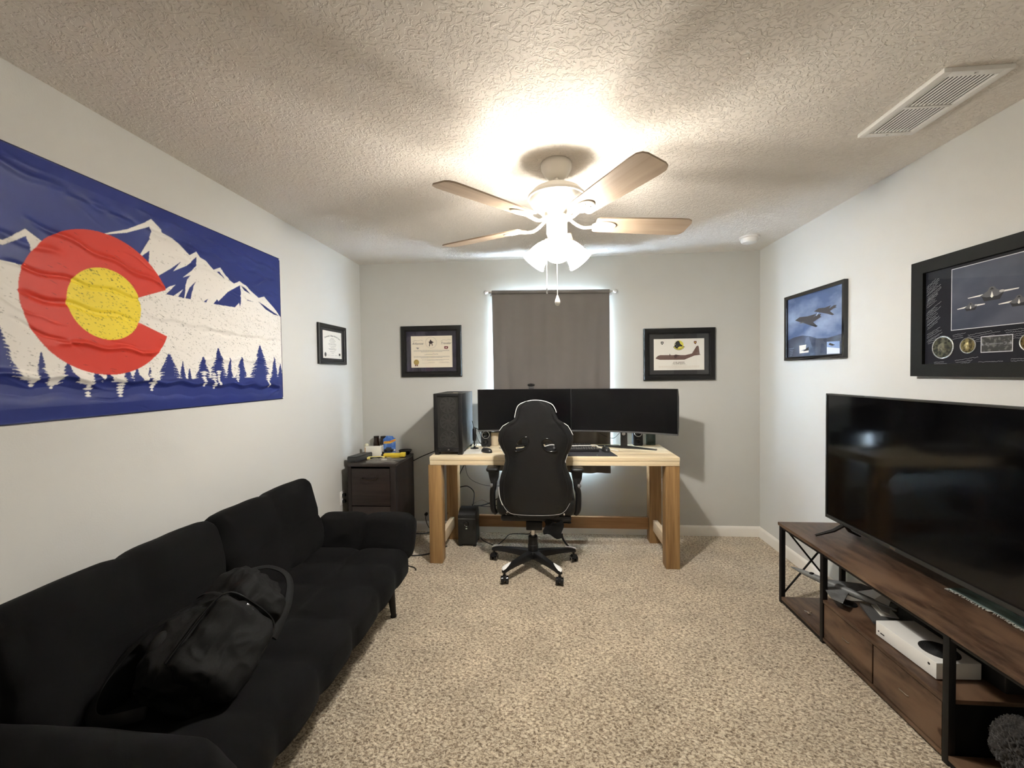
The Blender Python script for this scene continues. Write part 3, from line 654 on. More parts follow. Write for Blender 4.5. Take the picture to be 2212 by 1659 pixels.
# big signed display, right wall
A0, A1, Z0_, Z1_ = 1.385, 2.196, 1.388, 1.932
t, bk, art, wd, hg = frame('framed_display', 'large black framed navy display of signatures, coins and three head-on fighter jets, above the television', 'R', A0, A1, Z0_, Z1_, .057, .032, mat('matte_black_frame', (.0050,.0050,.0045), .65, spec=.2), 'flat')
bk.build('mat_board', NAVYMAT, t, 0)
def FQ(pts): return [(A1-y, z-Z0_) for y, z in pts]
SIL = mat('silver_ink', (.30,.31,.34), .5); BORD = mat('pale_border', (.62,.62,.66), .5)
art.rect(.182,.203,.640,.474, BORD)
art.rect(.185,.206,.637,.471, mat('printed_dusk_sky', (.020,.027,.055), .5, noise=((1,3,5), (.085,.095,.135), .35, .7)))
WINGW = ink('wing_white', (.80,.78,.74)); HULL = ink('hull_grey', (.10,.10,.11)); HULLD = ink('hull_dark', (.010,.010,.014))
def jet(cx, cy_, s_):
    art.poly([(cx-.098*s_,cy_-.002),(cx-.02*s_,cy_+.004),(cx-.02*s_,cy_-.004),(cx-.095*s_,cy_-.005)], WINGW); art.poly([(cx+.098*s_,cy_+.004),(cx+.02*s_,cy_+.005),(cx+.02*s_,cy_-.003),(cx+.095*s_,cy_)], WINGW)
    art.poly([(cx-.042*s_,cy_-.004),(cx-.03*s_,cy_-.028*s_),(cx+.03*s_,cy_-.028*s_),(cx+.044*s_,cy_-.002)], HULLD)
    art.poly([(cx-.046*s_,cy_-.004),(cx-.018*s_,cy_+.012*s_),(cx-.009*s_,cy_+.026*s_),(cx+.006*s_,cy_+.028*s_),(cx+.017*s_,cy_+.014*s_),(cx+.046*s_,cy_),(cx+.02*s_,cy_-.013*s_),(cx-.02*s_,cy_-.013*s_)], HULL)
    art.poly([(cx-.006*s_,cy_-.012*s_),(cx,cy_+.009*s_),(cx+.006*s_,cy_-.012*s_),(cx,cy_-.018*s_)], PAPER); art.poly([(cx-.008*s_,cy_+.015*s_),(cx,cy_+.024*s_),(cx+.008*s_,cy_+.015*s_)], HULLD)
    art.disc((cx+.037*s_,cy_+.003), .010*s_, .005*s_, ink('intake_silver', (.5,.48,.46)))
jet(.352,.337,1.0); jet(.268,.297,.60); jet(.450,.292,.75)
r3 = random.Random(4)
for cx, cy_, ln, an, nn in ((.062,.420,.085,.55,9),(.062,.355,.075,.5,5),(.062,.300,.085,.55,8),(.064,.235,.09,.6,3),(.066,.195,.085,.42,5),(.066,.160,.05,.3,2),(.19,.182,.06,.1,3),(.255,.176,.14,.10,5),(.40,.182,.20,.02,5),(.20,.070,.11,.12,5),(.30,.062,.10,.0,6),(.42,.070,.16,.0,5),(.62,.12,.09,.2,6),(.65,.25,.07,.5,8),(.65,.38,.07,.5,8),(.10,.066,.08,.0,2)):
    art.k += 1
    for q in range(nn): art.scribble(cx+r3.uniform(0,.008), cy_-q*.0085, ln*r3.uniform(.6,1), an, .0022, .0011, SIL, r3)
COIN = mat('coin_bronze', (.17,.15,.085), .35, .6, noise=(60, (.05,.045,.03), .42, .58)); COINS = mat('coin_silver', (.55,.55,.52), .25, .8); COING = mat('coin_gold', (.55,.42,.18), .3, .8, noise=(70, (.15,.12,.06), .45, .6))
art.rect(.313,.099,.433,.166, BORD); art.rect(.316,.102,.430,.163, mat('dark_plaque', (.03,.03,.03), .4, noise=((60,60,60), (.14,.14,.13), .5, .62)))
art.text('★ ⊂═╪═⊃ ★', (.372,.132), .018, SIL)
art.build('artwork', t)
for cy_, cz, rr, mm in ((2.0495,1.5195,.0525,COIN),(1.936,1.5205,.0345,COING),(1.706,1.519,.036,COING),(1.588,1.5205,.0345,COIN),(1.480,1.5195,.045,COIN)):
    mtx = Matrix.Translation((XR-.0145,cy_,cz)) @ Matrix.Rotation(-pi/2, 4, 'Y')
    cn = MB(); cn.lathe([(0,.0015),(rr*.88,.0015),(rr*.9,0.0),(0,0)], m=mm, mtx=mtx); cn.lathe([(rr*.88,0),(rr*.88,.0024),(rr*.97,.003),(rr,.002),(rr,0),(rr*.88,0)], m=COINS, mtx=mtx)
    cn.lathe([(0,.0026),(rr*.3,.0024),(rr*.45,.0015)], m=mm, mtx=mtx, seg=7); cn.build('challenge_coin', None, t)

# ================================================================== OUTLETS, DETECTOR, VENT
def outlet(label, c, n, plug=False):
    c, n = Vector(c), Vector(n); u = Vector((-n.y, n.x, 0)); t = thing('wall_outlet', label, 'outlet', tuple(c), group=None)
    rotm = Matrix((u, Vector((0,0,1)), n)).transposed().to_4x4(); M = Matrix.Translation(c) @ rotm
    MB().box((-.035,-.057,0),(.035,.057,.006), .003, mtx=M).build('cover_plate', WHITE, t)
    for s_ in (1, -1):
        m = MB(); m.box((-.017,s_*.026-.014,.005),(.017,s_*.026+.014,.008), .004, WHITE, M); m.box((-.009,s_*.026-.004,.0075),(-.006,s_*.026+.006,.0084),0,INK,M); m.box((.006,s_*.026-.004,.0075),(.009,s_*.026+.006,.0084),0,INK,M); m.build('socket', None, t)
        if plug: m = MB(); m.box((-.014,s_*.026-.013,.0085),(.014,s_*.026+.013,.032), .005, None, M); m.build('plug', BLACK, t)
outlet('white outlet with black plugs on left wall beside the cabinet', (XL,3.285,.42), (1,0,0), True)
outlet('white outlet on back wall between the right desk legs', (.99,YB,.44), (0,-1,0))
cj = thing('coax_jack', 'small round black cable jack on back wall beside the cabinet', 'jack', (-1.111,YB,.155))
cb = MB(); cb.cyl((-1.111,YB,.155),(-1.111,YB-.022,.155),.014); cb.build('jack', BLACK, cj); cb = MB(); cb.tube(spline([(-1.111,YB-.022,.155),(-1.105,YB-.05,.12),(-1.08,YB-.06,.06),(-1.03,YB-.06,.006)]), .003, 8); cb.build('cable', CABLE, cj)

sd = thing('smoke_detector', 'round white smoke detector on the ceiling by the far right corner', 'smoke detector', (1.545,3.33,H))
MB().lathe([(0,H),(.070,H),(.070,H-.012),(.066,H-.014),(0,H-.014)][::1], (1.545,3.33,0), 36).build('mounting_plate', WHITE, sd)
MB().lathe([(0,H-.0135),(.060,H-.0135),(.060,H-.030),(.050,H-.044),(.030,H-.048),(0,H-.048)], (1.545,3.33,0), 36).build('sensor_housing', WHITE, sd)

vt = thing('ceiling_vent', 'white slatted rectangular air vent on the ceiling at right', 'vent', (1.46,1.745,H))
vx0, vx1, vy0, vy1 = 1.350, 1.570, 1.550, 1.945
m = MB(); zz = H-.016
for lo, hi in (((vx0,vy0),(vx0+.026,vy1)),((vx1-.026,vy0),(vx1,vy1)),((vx0+.026,vy0),(vx1-.026,vy0+.026)),((vx0+.026,vy1-.026),(vx1-.026,vy1)),((vx0+.026,(vy0+vy1)/2-.006),(vx1-.026,(vy0+vy1)/2+.006))):
    m.box((lo[0],lo[1],zz),(hi[0],hi[1],H-.0005), .001)
m.build('vent_frame', WHITE, vt)
MB().box((vx0+.02,vy0+.02,H-.0022),(vx1-.02,vy1-.02,H-.0012)).build('duct_shade_sheet', mat('duct_shade', (.012,.011,.010), .9), vt)  # near-black sheet stands in for the shade inside the duct
for h0, h1 in ((vy0+.026,(vy0+vy1)/2-.006),((vy0+vy1)/2+.006,vy1-.026)):
    for k in range(12):
        x = vx0+.032+k*.0142
        mt = Matrix.Translation((x+.003,(h0+h1)/2,H-.0115)) @ Matrix.Rotation(R(32),4,'Y')
        MB().box((-.0029,-(h1-h0)/2,-.0006),(.0029,(h1-h0)/2,.0006), 0, mtx=mt).build('slat', WHITE, vt)
for y in (vy0+.013, vy1-.013): MB().lathe([(0,-.0025),(.004,-.0015),(.005,0)], (1.46,y,zz), 12).build('screw', CHROME, vt)

# ================================================================== CEILING FAN WITH LIGHTS
FX, FY = .057, 2.05
FANW = mat('fan_white_enamel', (.74,.71,.65), .35)
BLADE = wood('fan_blade_wood', (.40,.31,.23), (.32,.24,.175), 0, 12, .45, .05)
SHADE = mat('frosted_glass_shade', (.95,.93,.9), .4)
def mat_shade():
    m = SHADE; t = m.node_tree; N = t.nodes; L = t.links
    for n in list(N): N.remove(n)
    o = N.new('ShaderNodeOutputMaterial'); tr = N.new('ShaderNodeBsdfTransparent'); tr.inputs[0].default_value = (1,.97,.92,1)
    tl = N.new('ShaderNodeBsdfTranslucent'); tl.inputs[0].default_value = (.95,.92,.86,1); em = N.new('ShaderNodeEmission'); em.inputs[0].default_value = (1,.93,.80,1); em.inputs[1].default_value = .55
    a = N.new('ShaderNodeMixShader'); a.inputs[0].default_value = .87; L.new(tr.outputs[0], a.inputs[1]); L.new(tl.outputs[0], a.inputs[2])
    s_ = N.new('ShaderNodeAddShader'); L.new(a.outputs[0], s_.inputs[0]); L.new(em.outputs[0], s_.inputs[1]); L.new(s_.outputs[0], o.inputs[0])
mat_shade()
def mat_bulb():
    if 'lit_bulb' in MATS: return MATS['lit_bulb']
    m = mat('lit_bulb'); t = m.node_tree; N = t.nodes; L = t.links
    for n in list(N): N.remove(n)
    o = N.new('ShaderNodeOutputMaterial'); tr = N.new('ShaderNodeBsdfTransparent'); em = N.new('ShaderNodeEmission'); em.inputs[0].default_value = (1,.92,.78,1); em.inputs[1].default_value = 12
    s_ = N.new('ShaderNodeAddShader'); L.new(tr.outputs[0], s_.inputs[0]); L.new(em.outputs[0], s_.inputs[1]); L.new(s_.outputs[0], o.inputs[0]); return m
fan = thing('ceiling_fan', 'white five blade ceiling fan with three lit frosted glass shades', 'ceiling fan', (FX,FY,H))
F0 = (FX,FY,0)
MB().lathe([(0,H-.0005),(.072,H-.0005),(.075,H-.012),(.073,H-.030),(.062,H-.048),(.055,H-.060),(.040,H-.070),(.018,H-.074),(0,H-.074)], F0, 36).build('canopy', FANW, fan)
MB().cyl((FX,FY,H-.070),(FX,FY,2.33), .0125, seg=18).build('downrod', FANW, fan)
MB().lathe([(0,2.338),(.028,2.338),(.032,2.332),(.085,2.322),(.115,2.306),(.130,2.288),(.133,2.280),(.139,2.279),(.139,2.268),(.132,2.266),(.125,2.245),(.105,2.222),(.080,2.205),(.070,2.192),(.068,2.172),(.050,2.164),(0,2.164)], F0, 48).build('motor_housing', FANW, fan)
MB().lathe([(0,2.166),(.046,2.166),(.050,2.158),(.050,2.104),(.046,2.092),(.034,2.086),(.014,2.082),(0,2.080)], F0, 32).build('light_kit_hub', FANW, fan)
for k in range(5):
    a = R(11+72*k); M = Matrix.Translation((FX,FY,0)) @ Matrix.Rotation(a,4,'Z')
    # blade iron: curved arm ending in an oval plate
    m = MB(); m.tube([M @ p for p in spline([(.060,0,2.176),(.095,0,2.150),(.130,0,2.136),(.170,0,2.138),(.200,0,2.143)],5)], [.010]*21, 10, flat=.7)
    MT = M @ Matrix.Translation((.235,0,2.147)) @ Matrix.Rotation(R(-12),4,'X')
    m.lathe([(0,-.006),(.9,-.006),(1,-.003),(1,0),(0,0)], m=None, mtx=MT @ Matrix.Diagonal((.062,.036,1,1)), seg=28)
    for sx, sy in ((-.03,0),(.025,.014),(.025,-.014)): m.lathe([(0,-.009),(.004,-.0085),(.005,-.006)], (sx,sy,0), 10, mtx=MT)
    m.build('blade_iron', FANW, fan)
    out = []
    for x, y in ((.19,-.050),(.20,-.058),(.40,-.066),(.60,-.071),(.640,-.069),(.660,-.058),(.668,-.040),(.668,.040),(.660,.058),(.640,.069),(.60,.071),(.40,.066),(.20,.058),(.19,.050)): out.append((x-.235,y))
    bm_ = MB(); bm_.prism(out, 2, .0005, .007)
    bl = bm_.build('blade', BLADE, None, 38); bl.parent = fan; bl.matrix_local = Matrix.Translation((0,0,-H)) @ Matrix.Rotation(a,4,'Z') @ Matrix.Translation((.235,0,2.147)) @ Matrix.Rotation(R(-12),4,'X')
for az in (-90, 30, 150):
    a = R(az); M = Matrix.Translation((FX,FY,2.112)) @ Matrix.Rotation(a,4,'Z') @ Matrix.Rotation(R(180-47),4,'Y')
    ar = MB(); ar.tube([M @ Vector(p) for p in ((0,0,.030),(0,0,.062))], [.014,.018], 16); ar.lathe([(.018,.055),(.024,.060),(.026,.072),(.022,.078)], (0,0,0), 20, mtx=M); ar.build('lamp_holder', FANW, fan)
    sh = MB(); sh.lathe([(.024,.066),(.030,.080),(.040,.100),(.047,.125),(.051,.150),(.058,.172),(.067,.188)], (0,0,0), 32, mtx=M)
    so = sh.build('glass_shade', SHADE, fan, 60, fix=False)
    bb = MB(); bb.ball(tuple(M @ Vector((0,0,.112))), .020, None, 16); bo = bb.build('light_bulb', mat_bulb(), so)
    L_ = bpy.data.lights.new('bulb_light', 'POINT'); L_.energy = BULB_W; L_.color = BULB_COL; L_.shadow_soft_size = .032
    lo = bpy.data.objects.new('bulb_light', L_); COL.objects.link(lo); lo.parent = fan; lo.location = (M @ Vector((0,0,.126))) - Vector((FX,FY,H))
for (x, y, z1_, nm) in ((.006,2.045,1.838,0),(.056,2.03,1.800,1)):
    pc = MB(); pc.tube([(FX+(-.03 if not nm else 0),FY-.035,2.10),(x,y-.01,2.03),(x,y,1.95),(x,y,z1_)], .0016, 6)
    n_ = 40
    for k in range(n_): pc.ball((x,y,1.95-(1.95-z1_)*k/n_), .0021, None, 6)
    po = pc.build('pull_chain', mat('pull_chain_metal', (.8,.78,.72), .3, .5), fan)
    if nm: MB().lathe([(0,1.802),(.004,1.800),(.006,1.792),(.0115,1.778),(.0135,1.768),(.011,1.757),(.005,1.751),(0,1.750)], (x,y,0), 18).build('pull_knob', WHITE, po)
    else: MB().lathe([(0,1.842),(.003,1.840),(.0035,1.815),(.002,1.812),(0,1.812)], (x,y,0), 10).build('pull_knob', CHROME, po)

# ================================================================== SOFA
SY0, SY1 = .955, 2.40
sofa = thing('sofa_bed', 'black suede tufted futon sofa with tilted arms and splayed legs under the flag', 'sofa', (-1.2,1.68,0))
cushion((.58, SY1-SY0, .165), .055, ((.0,), (-.50,-.255,0,.27,.50), ()), .018, .045, (26,56,8), Matrix.Translation((-1.118,(SY0+SY1)/2,.318)), jit=.004, seed=2).build('seat_cushion', SOFA, sofa, 70)
for ya, yb, sd_ in ((SY0+.0, 1.705, 5), (1.713, SY1+.035, 9)):
    Mb = Matrix.Translation((-1.455,(ya+yb)/2,.590)) @ Matrix.Rotation(R(-15),4,'Y')
    wy = yb-ya
    cushion((.130, wy, .43), .050, ((), (0,), (-.02,)), .015, .045, (7,30,20), Mb, jit=.004, seed=sd_).build('back_cushion', SOFA, sofa, 70)
# arms: slanted outwards
for y, s_, nm in ((SY1+.058, 1, 4), (SY0-.058, -1, 6)):
    Ma = Matrix.Translation((-1.125, y, .440)) @ Matrix.Rotation(R(-30*s_),4,'X')
    cushion((.60 if s_ > 0 else .66, .125 if s_ > 0 else .15, .26), .055, ((0.0,) if s_ > 0 else (), (), ()), .020, .05, (30,8,14), Ma, jit=.004, seed=nm).build('arm_cushion', SOFA, sofa, 70)
fr = MB(); fr.box((-1.38,SY0+.04,.205),(-.90,SY1-.04,.236), .008); fr.box((-1.42,SY0+.05,.20),(-1.37,SY1-.05,.40), .008)
fr.build('base_frame', BLKMETAL, sofa)
for x, y, dx, dy in ((-.905,SY1-.115,-.013,.075),(-.905,SY0+.115,-.013,-.075),(-1.34,SY1-.115,-.03,.075),(-1.34,SY0+.115,-.03,-.075)):
    lg = MB(); lg.tube([(x,y,.22),(x+dx,y+dy,.006)], [.024,.015], 14); lg.cyl((x+dx,y+dy,.010),(x+dx,y+dy,0), .018, .018); lg.build('leg', BLKMETAL, sofa)

# ================================================================== BACKPACK
bp_ = thing('backpack', 'stuffed black backpack slumped on the sofa seat with loose straps', 'backpack', (-1.15,1.43,.42))
U_ = Vector((.05,.80,.42)).normalized(); F_ = Vector((.78,-.30,.52)); F_ = (F_-U_*F_.dot(U_)).normalized(); X_ = (-F_).cross(U_)
MBP = Matrix((X_, -F_, U_)).transposed().to_4x4(); MBP.translation = Vector((-1.140,1.325,.535))
def lump(p):
    q = p.copy(); k = 1-.22*max(0, p.z/.23); q.x *= k; q.y *= k
    q += Vector((mnoise.noise(p*7+Vector((3,1,2))), mnoise.noise(p*7+Vector((9,4,1))), mnoise.noise(p*7+Vector((1,8,5)))))*.022
    q += p.normalized()*(-abs(mnoise.noise(Vector((p.x*15,p.y*15,p.z*7))))*.026-abs(mnoise.noise(p*26))*.010+.010)
    return q
cushion((.27,.19,.43), .080, ((),(),()), .012, .06, (44,32,60), MBP, lump).build('main_bag', BAGM, bp_, 80)
def lump2(p):
    q = p.copy(); q += Vector((mnoise.noise(p*12+Vector((3,1,7))), mnoise.noise(p*12+Vector((2,4,1))), mnoise.noise(p*12)))*.014; q += p.normalized()*(.006-abs(mnoise.noise(p*21+Vector((5,2,3))))*.016); return q
MP = MBP @ Matrix.Translation((.02,-.095,-.055)); cushion((.215,.09,.24), .035, ((),(),()), .010, .05, (34,16,38), MP, lump2).build('front_pocket', BAGM, bp_, 80)
MP = MBP @ Matrix.Translation((.02,-.080,.125)); cushion((.180,.07,.10), .030, ((),(),()), .010, .05, (28,14,18), MP, lump2).build('top_pocket', BAGM, bp_, 80)
zp = MB(); zp.tube([MBP @ Vector(p) for p in spline([(-.10,-.100,-.16),(-.105,-.108,0),(-.085,-.112,.075),(0,-.118,.088),(.105,-.112,.075),(.13,-.108,0),(.12,-.10,-.16)],7)], .0032, 8); zp.build('zip', GLOSSB, bp_)
hd = MB(); hd.tube([MBP @ Vector(p) for p in spline([(-.045,.03,.185),(-.04,.035,.235),(.0,.035,.255),(.04,.035,.235),(.045,.03,.185)],7)], [.012]*29, 10, flat=.35); hd.build('carry_handle', BAGM, bp_)
for k, pts in enumerate(([(-1.20,1.50,.665),(-1.13,1.575,.66),(-1.05,1.58,.62),(-1.00,1.50,.56),(-.98,1.38,.50)], [(-1.24,1.34,.63),(-1.32,1.25,.59),(-1.36,1.14,.50),(-1.30,1.06,.452),(-1.18,1.10,.45)])):
    st = MB(); st.tube([Vector(p) for p in spline(pts,9)], [.017]*(9*4+1), 10, flat=.30); st.build('shoulder_strap', BAGM, bp_)
bk_ = MB(); bk_.tube([MBP @ Vector(p) for p in spline([(-.130,.02,.075),(-.128,-.05,.068),(-.095,-.105,.062),(0,-.128,.058),(.12,-.105,.062)],7)], [.010]*29, 8, flat=.22); bk_.build('compression_strap', BAGM, bp_)
bk_ = MB(); bk_.box((-.016,-.136,.048),(.018,-.124,.070), .004, mtx=MBP); bk_.build('buckle', GLOSSB, bp_)
# water bottle pocket mesh
mp = MB(); mp.ball(tuple(MBP @ Vector((-.118,-.01,-.11))), .05, None, 18, sc=(.6,.9,1.2)); mp.build('side_pocket', BAGM, bp_)

# ================================================================== FILE CABINET
cab = thing('file_cabinet', 'dark brown wooden drawer cabinet in the far left corner behind the sofa', 'cabinet', (-1.41,3.46,0))
cx0, cx1, cy0, cy1, cz = -1.615, -1.218, 3.232, 3.685, .715
m = MB(); m.box((cx0,cy0+.02,0),(cx0+.018,cy1,cz-.02)); m.box((cx1-.018,cy0+.02,0),(cx1,cy1,cz-.02)); m.box((cx0,cy1-.012,0),(cx1,cy1,cz-.02)); m.box((cx0+.018,cy0+.03,0),(cx1-.018,cy1-.012,.06)); m.box((cx0,cy0+.002,0),(cx0+.026,cy0+.022,cz-.02)); m.box((cx1-.045,cy0+.002,0),(cx1,cy0+.022,cz-.02))
m.build('carcass', ESPRESSO_V, cab)
MB().box((cx0-.003,cy0-.003,cz-.022),(cx1+.003,cy1,cz), .0015).build('top_panel', mat('espresso_top', (.040,.032,.028), .38, noise=((3,25,3), (.028,.021,.018), .35,.7)), cab)
for z0, z1 in ((.375,.675),(.065,.368)):
    d = MB(); d.box((cx0+.029,cy0+.002,z0),(cx1-.048,cy0+.02,z1), .0015); d.box((cx0+.04,cy0+.02,z0+.02),(cx1-.06,cy1-.03,z1-.04)); do = d.build('drawer', ESPRESSO_H, cab)
    zc = z1-.075; h = MB(); h.tube(spline([(-1.490,cy0+.004,zc),(-1.485,cy0-.022,zc-.003),(-1.43,cy0-.026,zc-.012),(-1.375,cy0-.022,zc-.003),(-1.370,cy0+.004,zc)],6), .0048, 10); h.build('handle', mat('bronze_handle', (.05,.035,.025), .3, .8), do)
Zt = cz
def rt(name, label, cat, x, y, z, rz=0, group=None):
    return thing(name, label, cat, (x,y,z), rz, group, world=False)
# things on top
o = rt('black_box', 'small matte black box on the left edge of the cabinet top', 'box', -1.585, 3.40, Zt, R(-12))
MB().box((-.042,-.115,0),(.042,.115,.040), .006).build('box_body', DARKM, o); MB().box((-.040,-.112,.0405),(.040,.112,.046), .004).build('lid', DARKM, o)
AMBER = mat('dark_amber_glass', (.018,.008,.005), .08, coat=.4)
for k, (x, y, lab) in enumerate(((-1.548,3.655,'dark glass bottle at the back of the cabinet top, left of its twin'),(-1.482,3.650,'dark glass bottle with white label, between its twin and the blue toy card'))):
    o = rt('beer_bottle', lab, 'bottle', x, y, Zt, 0, 'dark bottles on the cabinet')
    MB().lathe([(0,0),(.026,0),(.0285,.004),(.0285,.095),(.026,.112),(.0235,.120),(.0235,.146),(.0215,.152),(0,.152)], seg=24).build('glass_body', AMBER, o)
    MB().lathe([(0,.162),(.0235,.162),(.024,.150),(.0215,.1495)], seg=20).build('cap', mat('dark_cap', (.02,.015,.012), .35, .4), o)
    if k: MB().lathe([(.0289,.020),(.0289,.088)], seg=24).build('paper_label', mat('bottle_label', (.65,.62,.56), .6, noise=(70, (.12,.10,.09), .55,.62)), o)
o = rt('white_carton', 'white cardboard carton standing in front of the dark bottles', 'box', -1.520, 3.52, Zt, R(6))
MB().box((-.068,-.022,0),(.068,.022,.092), .002).build('carton_body', mat('white_card', (.84,.81,.74), .6), o); MB().box((-.0685,-.0222,.006),(-.060,.0222,.086)).build('printed_edge', mat('tan_card', (.62,.42,.25), .6), o)
o = rt('round_tin', 'tiny round cream jar behind the white carton, cabinet back left', 'jar', -1.605, 3.575, Zt)
MB().lathe([(0,0),(.017,0),(.018,.004),(.018,.085),(.014,.094),(0,.098)], seg=20).build('jar_body', mat('cream_tin', (.70,.64,.42), .35), o); MB().lathe([(.0185,.080),(.0185,.098),(.010,.107),(0,.108)], seg=20).build('jar_lid', mat('pale_lid', (.78,.74,.55), .35), o)
# blister card with toy car
o = rt('toy_car_package', 'blue blister card with yellow lettering and a dark toy car, back of the cabinet', 'toy', -1.415, 3.625, Zt, R(4))
pk = MB(); BLU = mat('blue_card', (.055,.17,.55), .45, noise=(22, (.25,.42,.75), .5, .75))
pk.prism([(-.052,0),(.052,0),(.056,.145),(.040,.150),(.030,.166),(-.024,.170),(-.036,.156),(-.056,.140)], 1, 0, .0015); pk.build('backing_card', BLU, o)
ar = Art((0,-.0006,0), (1,0,0), (0,0,1), (0,-1,0)); YW = ink('banner_orange', (.85,.50,.06)); ar.poly([(-.054,.098),(-.050,.118),(.0,.122),(.056,.142),(.058,.124),(.010,.100)], YW); ar.text('HOT WHEELS', (.002,.1165), .0165, ink('banner_red', (.55,.05,.03)), ang=.2, shear=.2, bold=.0004)
ar.rect(-.050,.004,.050,.020, PAPER); ar.disc((.042,.040), .010,.010, PAPER); ar.build('card_print', o)
cr = MB(); cr.grid(lambda u, v: Vector((-.046+.092*u, -.004-.034*sin(pi*v)**.5*(.6+.4*sin(pi*u)), .028+.068*v)), 10, 8); cr.build('clear_blister', GLASS, o)
cr = MB(); CARM = mat('toy_car_paint', (.05,.055,.065), .25, coat=.5)
cr.prism([(-.040,.036),(.040,.036),(.042,.048),(.024,.054),(.012,.068),(-.018,.069),(-.030,.055),(-.041,.050)], 1, -.029, -.006); cr.build('toy_car', CARM, o)
for x in (-.026,.026): cw = MB(); cw.cyl((x,-.031,.038),(x,-.004,.038), .0095, seg=18); cw.build('wheel', BLACK, o)
YELP = mat('yellow_plastic', (.80,.58,.05), .4)
o = rt('yellow_tool', 'bright yellow plastic tool lying at the right of the cabinet top', 'tool', -1.330, 3.50, Zt, R(8))
ty = MB(); ty.box((-.085,-.020,.010),(.085,.020,.036), .007); ty.box((.055,-.026,.006),(.100,.026,.040), .006); ty.build('tool_body', YELP, o); ty = MB(); ty.box((-.105,-.012,.014),(-.083,.012,.030), .003); ty.build('grip', BLACK, o); ty = MB(); ty.box((-.06,-.014,0),(.06,.014,.012), .003); ty.build('base_pad', YELP, o)
o = rt('yellow_packet', 'flat yellow packet with black bar in front of the white carton', 'packet', -1.465, 3.445, Zt, R(14))
MB().box((-.072,-.028,0),(.072,.028,.016), .004).build('packet_body', mat('pale_yellow_card', (.80,.66,.22), .5), o); MB().box((-.045,-.0285,.0035),(.055,-.020,.0175), .002).build('black_bar', BLACK, o)
def bagf(u, v):
    x = (u-.5)*.24; y = (v-.5)*.13; e = max(0, 1-(abs(u-.5)*2)**3)*max(0, 1-(abs(v-.5)*2)**3)
    return Vector((x+.01*sin(v*9), y+.012*sin(u*11), .002+e*(.022+.016*mnoise.noise(Vector((u*7,v*5,1)))+.008*mnoise.noise(Vector((u*19,v*15,4))))))
o = rt('clear_plastic_bag', 'crumpled clear plastic bag at the front of the cabinet top', 'bag', -1.375, 3.335, Zt, R(10))
PLB = mat('clear_polythene', (.42,.40,.36), .12, alpha=.34, coat=.5)
g = MB(); g.grid(bagf, 36, 24); g.build('bag_film', PLB, o); g = MB(); g.ball((.02,.01,.010), .020, None, 14, sc=(1.3,.8,.45)); g.build('packed_part', mat('pale_part', (.7,.68,.62), .4), o)
o = rt('grey_card', 'dark grey flat card beside the plastic bag near the right cabinet edge', 'card', -1.255, 3.40, Zt, R(-14)); MB().box((-.045,-.055,0),(.045,.055,.005), .001).build('card', mat('slate_card', (.10,.10,.10), .4), o)
o = rt('black_bowl', 'shallow black bowl on the back right corner of the cabinet top', 'bowl', -1.272, 3.630, Zt)
MB().lathe([(0,0),(.030,0),(.034,.003),(.038,.012),(.055,.030),(.058,.036),(.054,.036),(.040,.018),(.030,.010),(0,.008)], seg=30).build('bowl_body', mat('gloss_black_bowl', (.012,.012,.014), .2), o)
MB().lathe([(.054,.0362),(.058,.0362),(.060,.040),(.055,.041)], seg=30).build('rim', GLOSSB, o)

# ================================================================== DESK
dk = thing('wooden_desk', 'homemade pale pine workbench desk on square timber legs below the window', 'desk', (.02,3.34,0))
DX0, DX1, DY0, DY1, DZ = -.885, .942, 3.052, 3.612, .811
ws = (DY1-DY0)/4
tp = MB(); tp.box((DX0,DY0-.002,DZ-.028),(DX1,DY0+ws-.001,DZ), .0025)
for k in range(1,4): tp.box((DX0,DY0+ws*k+.001,DZ-.028),(DX1,DY0+ws*(k+1)-.001,DZ), .0025)
tp.build('tabletop', PINE, dk)
for y0, y1, nm in ((DY0,DY0+.036,'front_rail'),(DY1-.036,DY1,'rear_rail')): MB().box((DX0+.002,y0,DZ-.062),(DX1-.002,y1,DZ-.0285), .002).build(nm, PINE, dk)
for x in (DX0+.002, DX1-.040): MB().box((x,DY0+.036,DZ-.062),(x+.038,DY1-.036,DZ-.0285), .002).build('side_rail', PINE, dk)
LW = .098
for x0, y0 in ((DX0-.012,DY0+.003),(DX1-LW,DY0+.003),(DX0+.012,DY1-LW),(DX1-LW-.006,DY1-LW)):
    MB().box((x0,y0,0),(x0+LW,y0+LW,DZ-.0625), .004).build('leg', PINE_POST, dk)
for x in (DX0+.040, DX1-.078): MB().box((x,DY0+LW+.004,.108),(x+.038,DY1-LW-.001,.198), .003).build('side_stretcher', PINE_PALE, dk)
MB().box((DX0+.112,DY1-.075,.108),(DX1-.106,DY1-.037,.205), .003).build('rear_stretcher', PINE_RAIL, dk)

# ---- PC tower
pc = thing('computer_tower', 'black computer tower with a mesh front standing on the left end of the desk', 'computer', (-.752,3.34,DZ))
tx0, tx1, ty0, ty1, tz0, tz1 = -.868, -.645, 3.125, 3.570, DZ+.022, DZ+.470
m = MB(); m.box((tx0,ty0+.02,tz0),(tx1,ty1,tz1), .004); m.build('case', mat('case_black', (.016,.017,.018), .4), pc)
m = MB(); fx = .012
for lo, hi in (((tx0,tz0),(tx0+.026,tz1)),((tx1-.030,tz0),(tx1,tz1)),((tx0+.026,tz0),(tx1-.03,tz0+.028)),((tx0+.026,tz1-.022),(tx1-.03,tz1))): m.box((lo[0],ty0,lo[1]),(hi[0],ty0+.02,hi[1]), .003)
m.build('front_bezel', BLACK, pc)
m = MB(); MESH = mat('front_mesh', (.030,.029,.027), .5)
mw0, mw1, mz0, mz1 = tx0+.026, tx1-.03, tz0+.028, tz1-.022
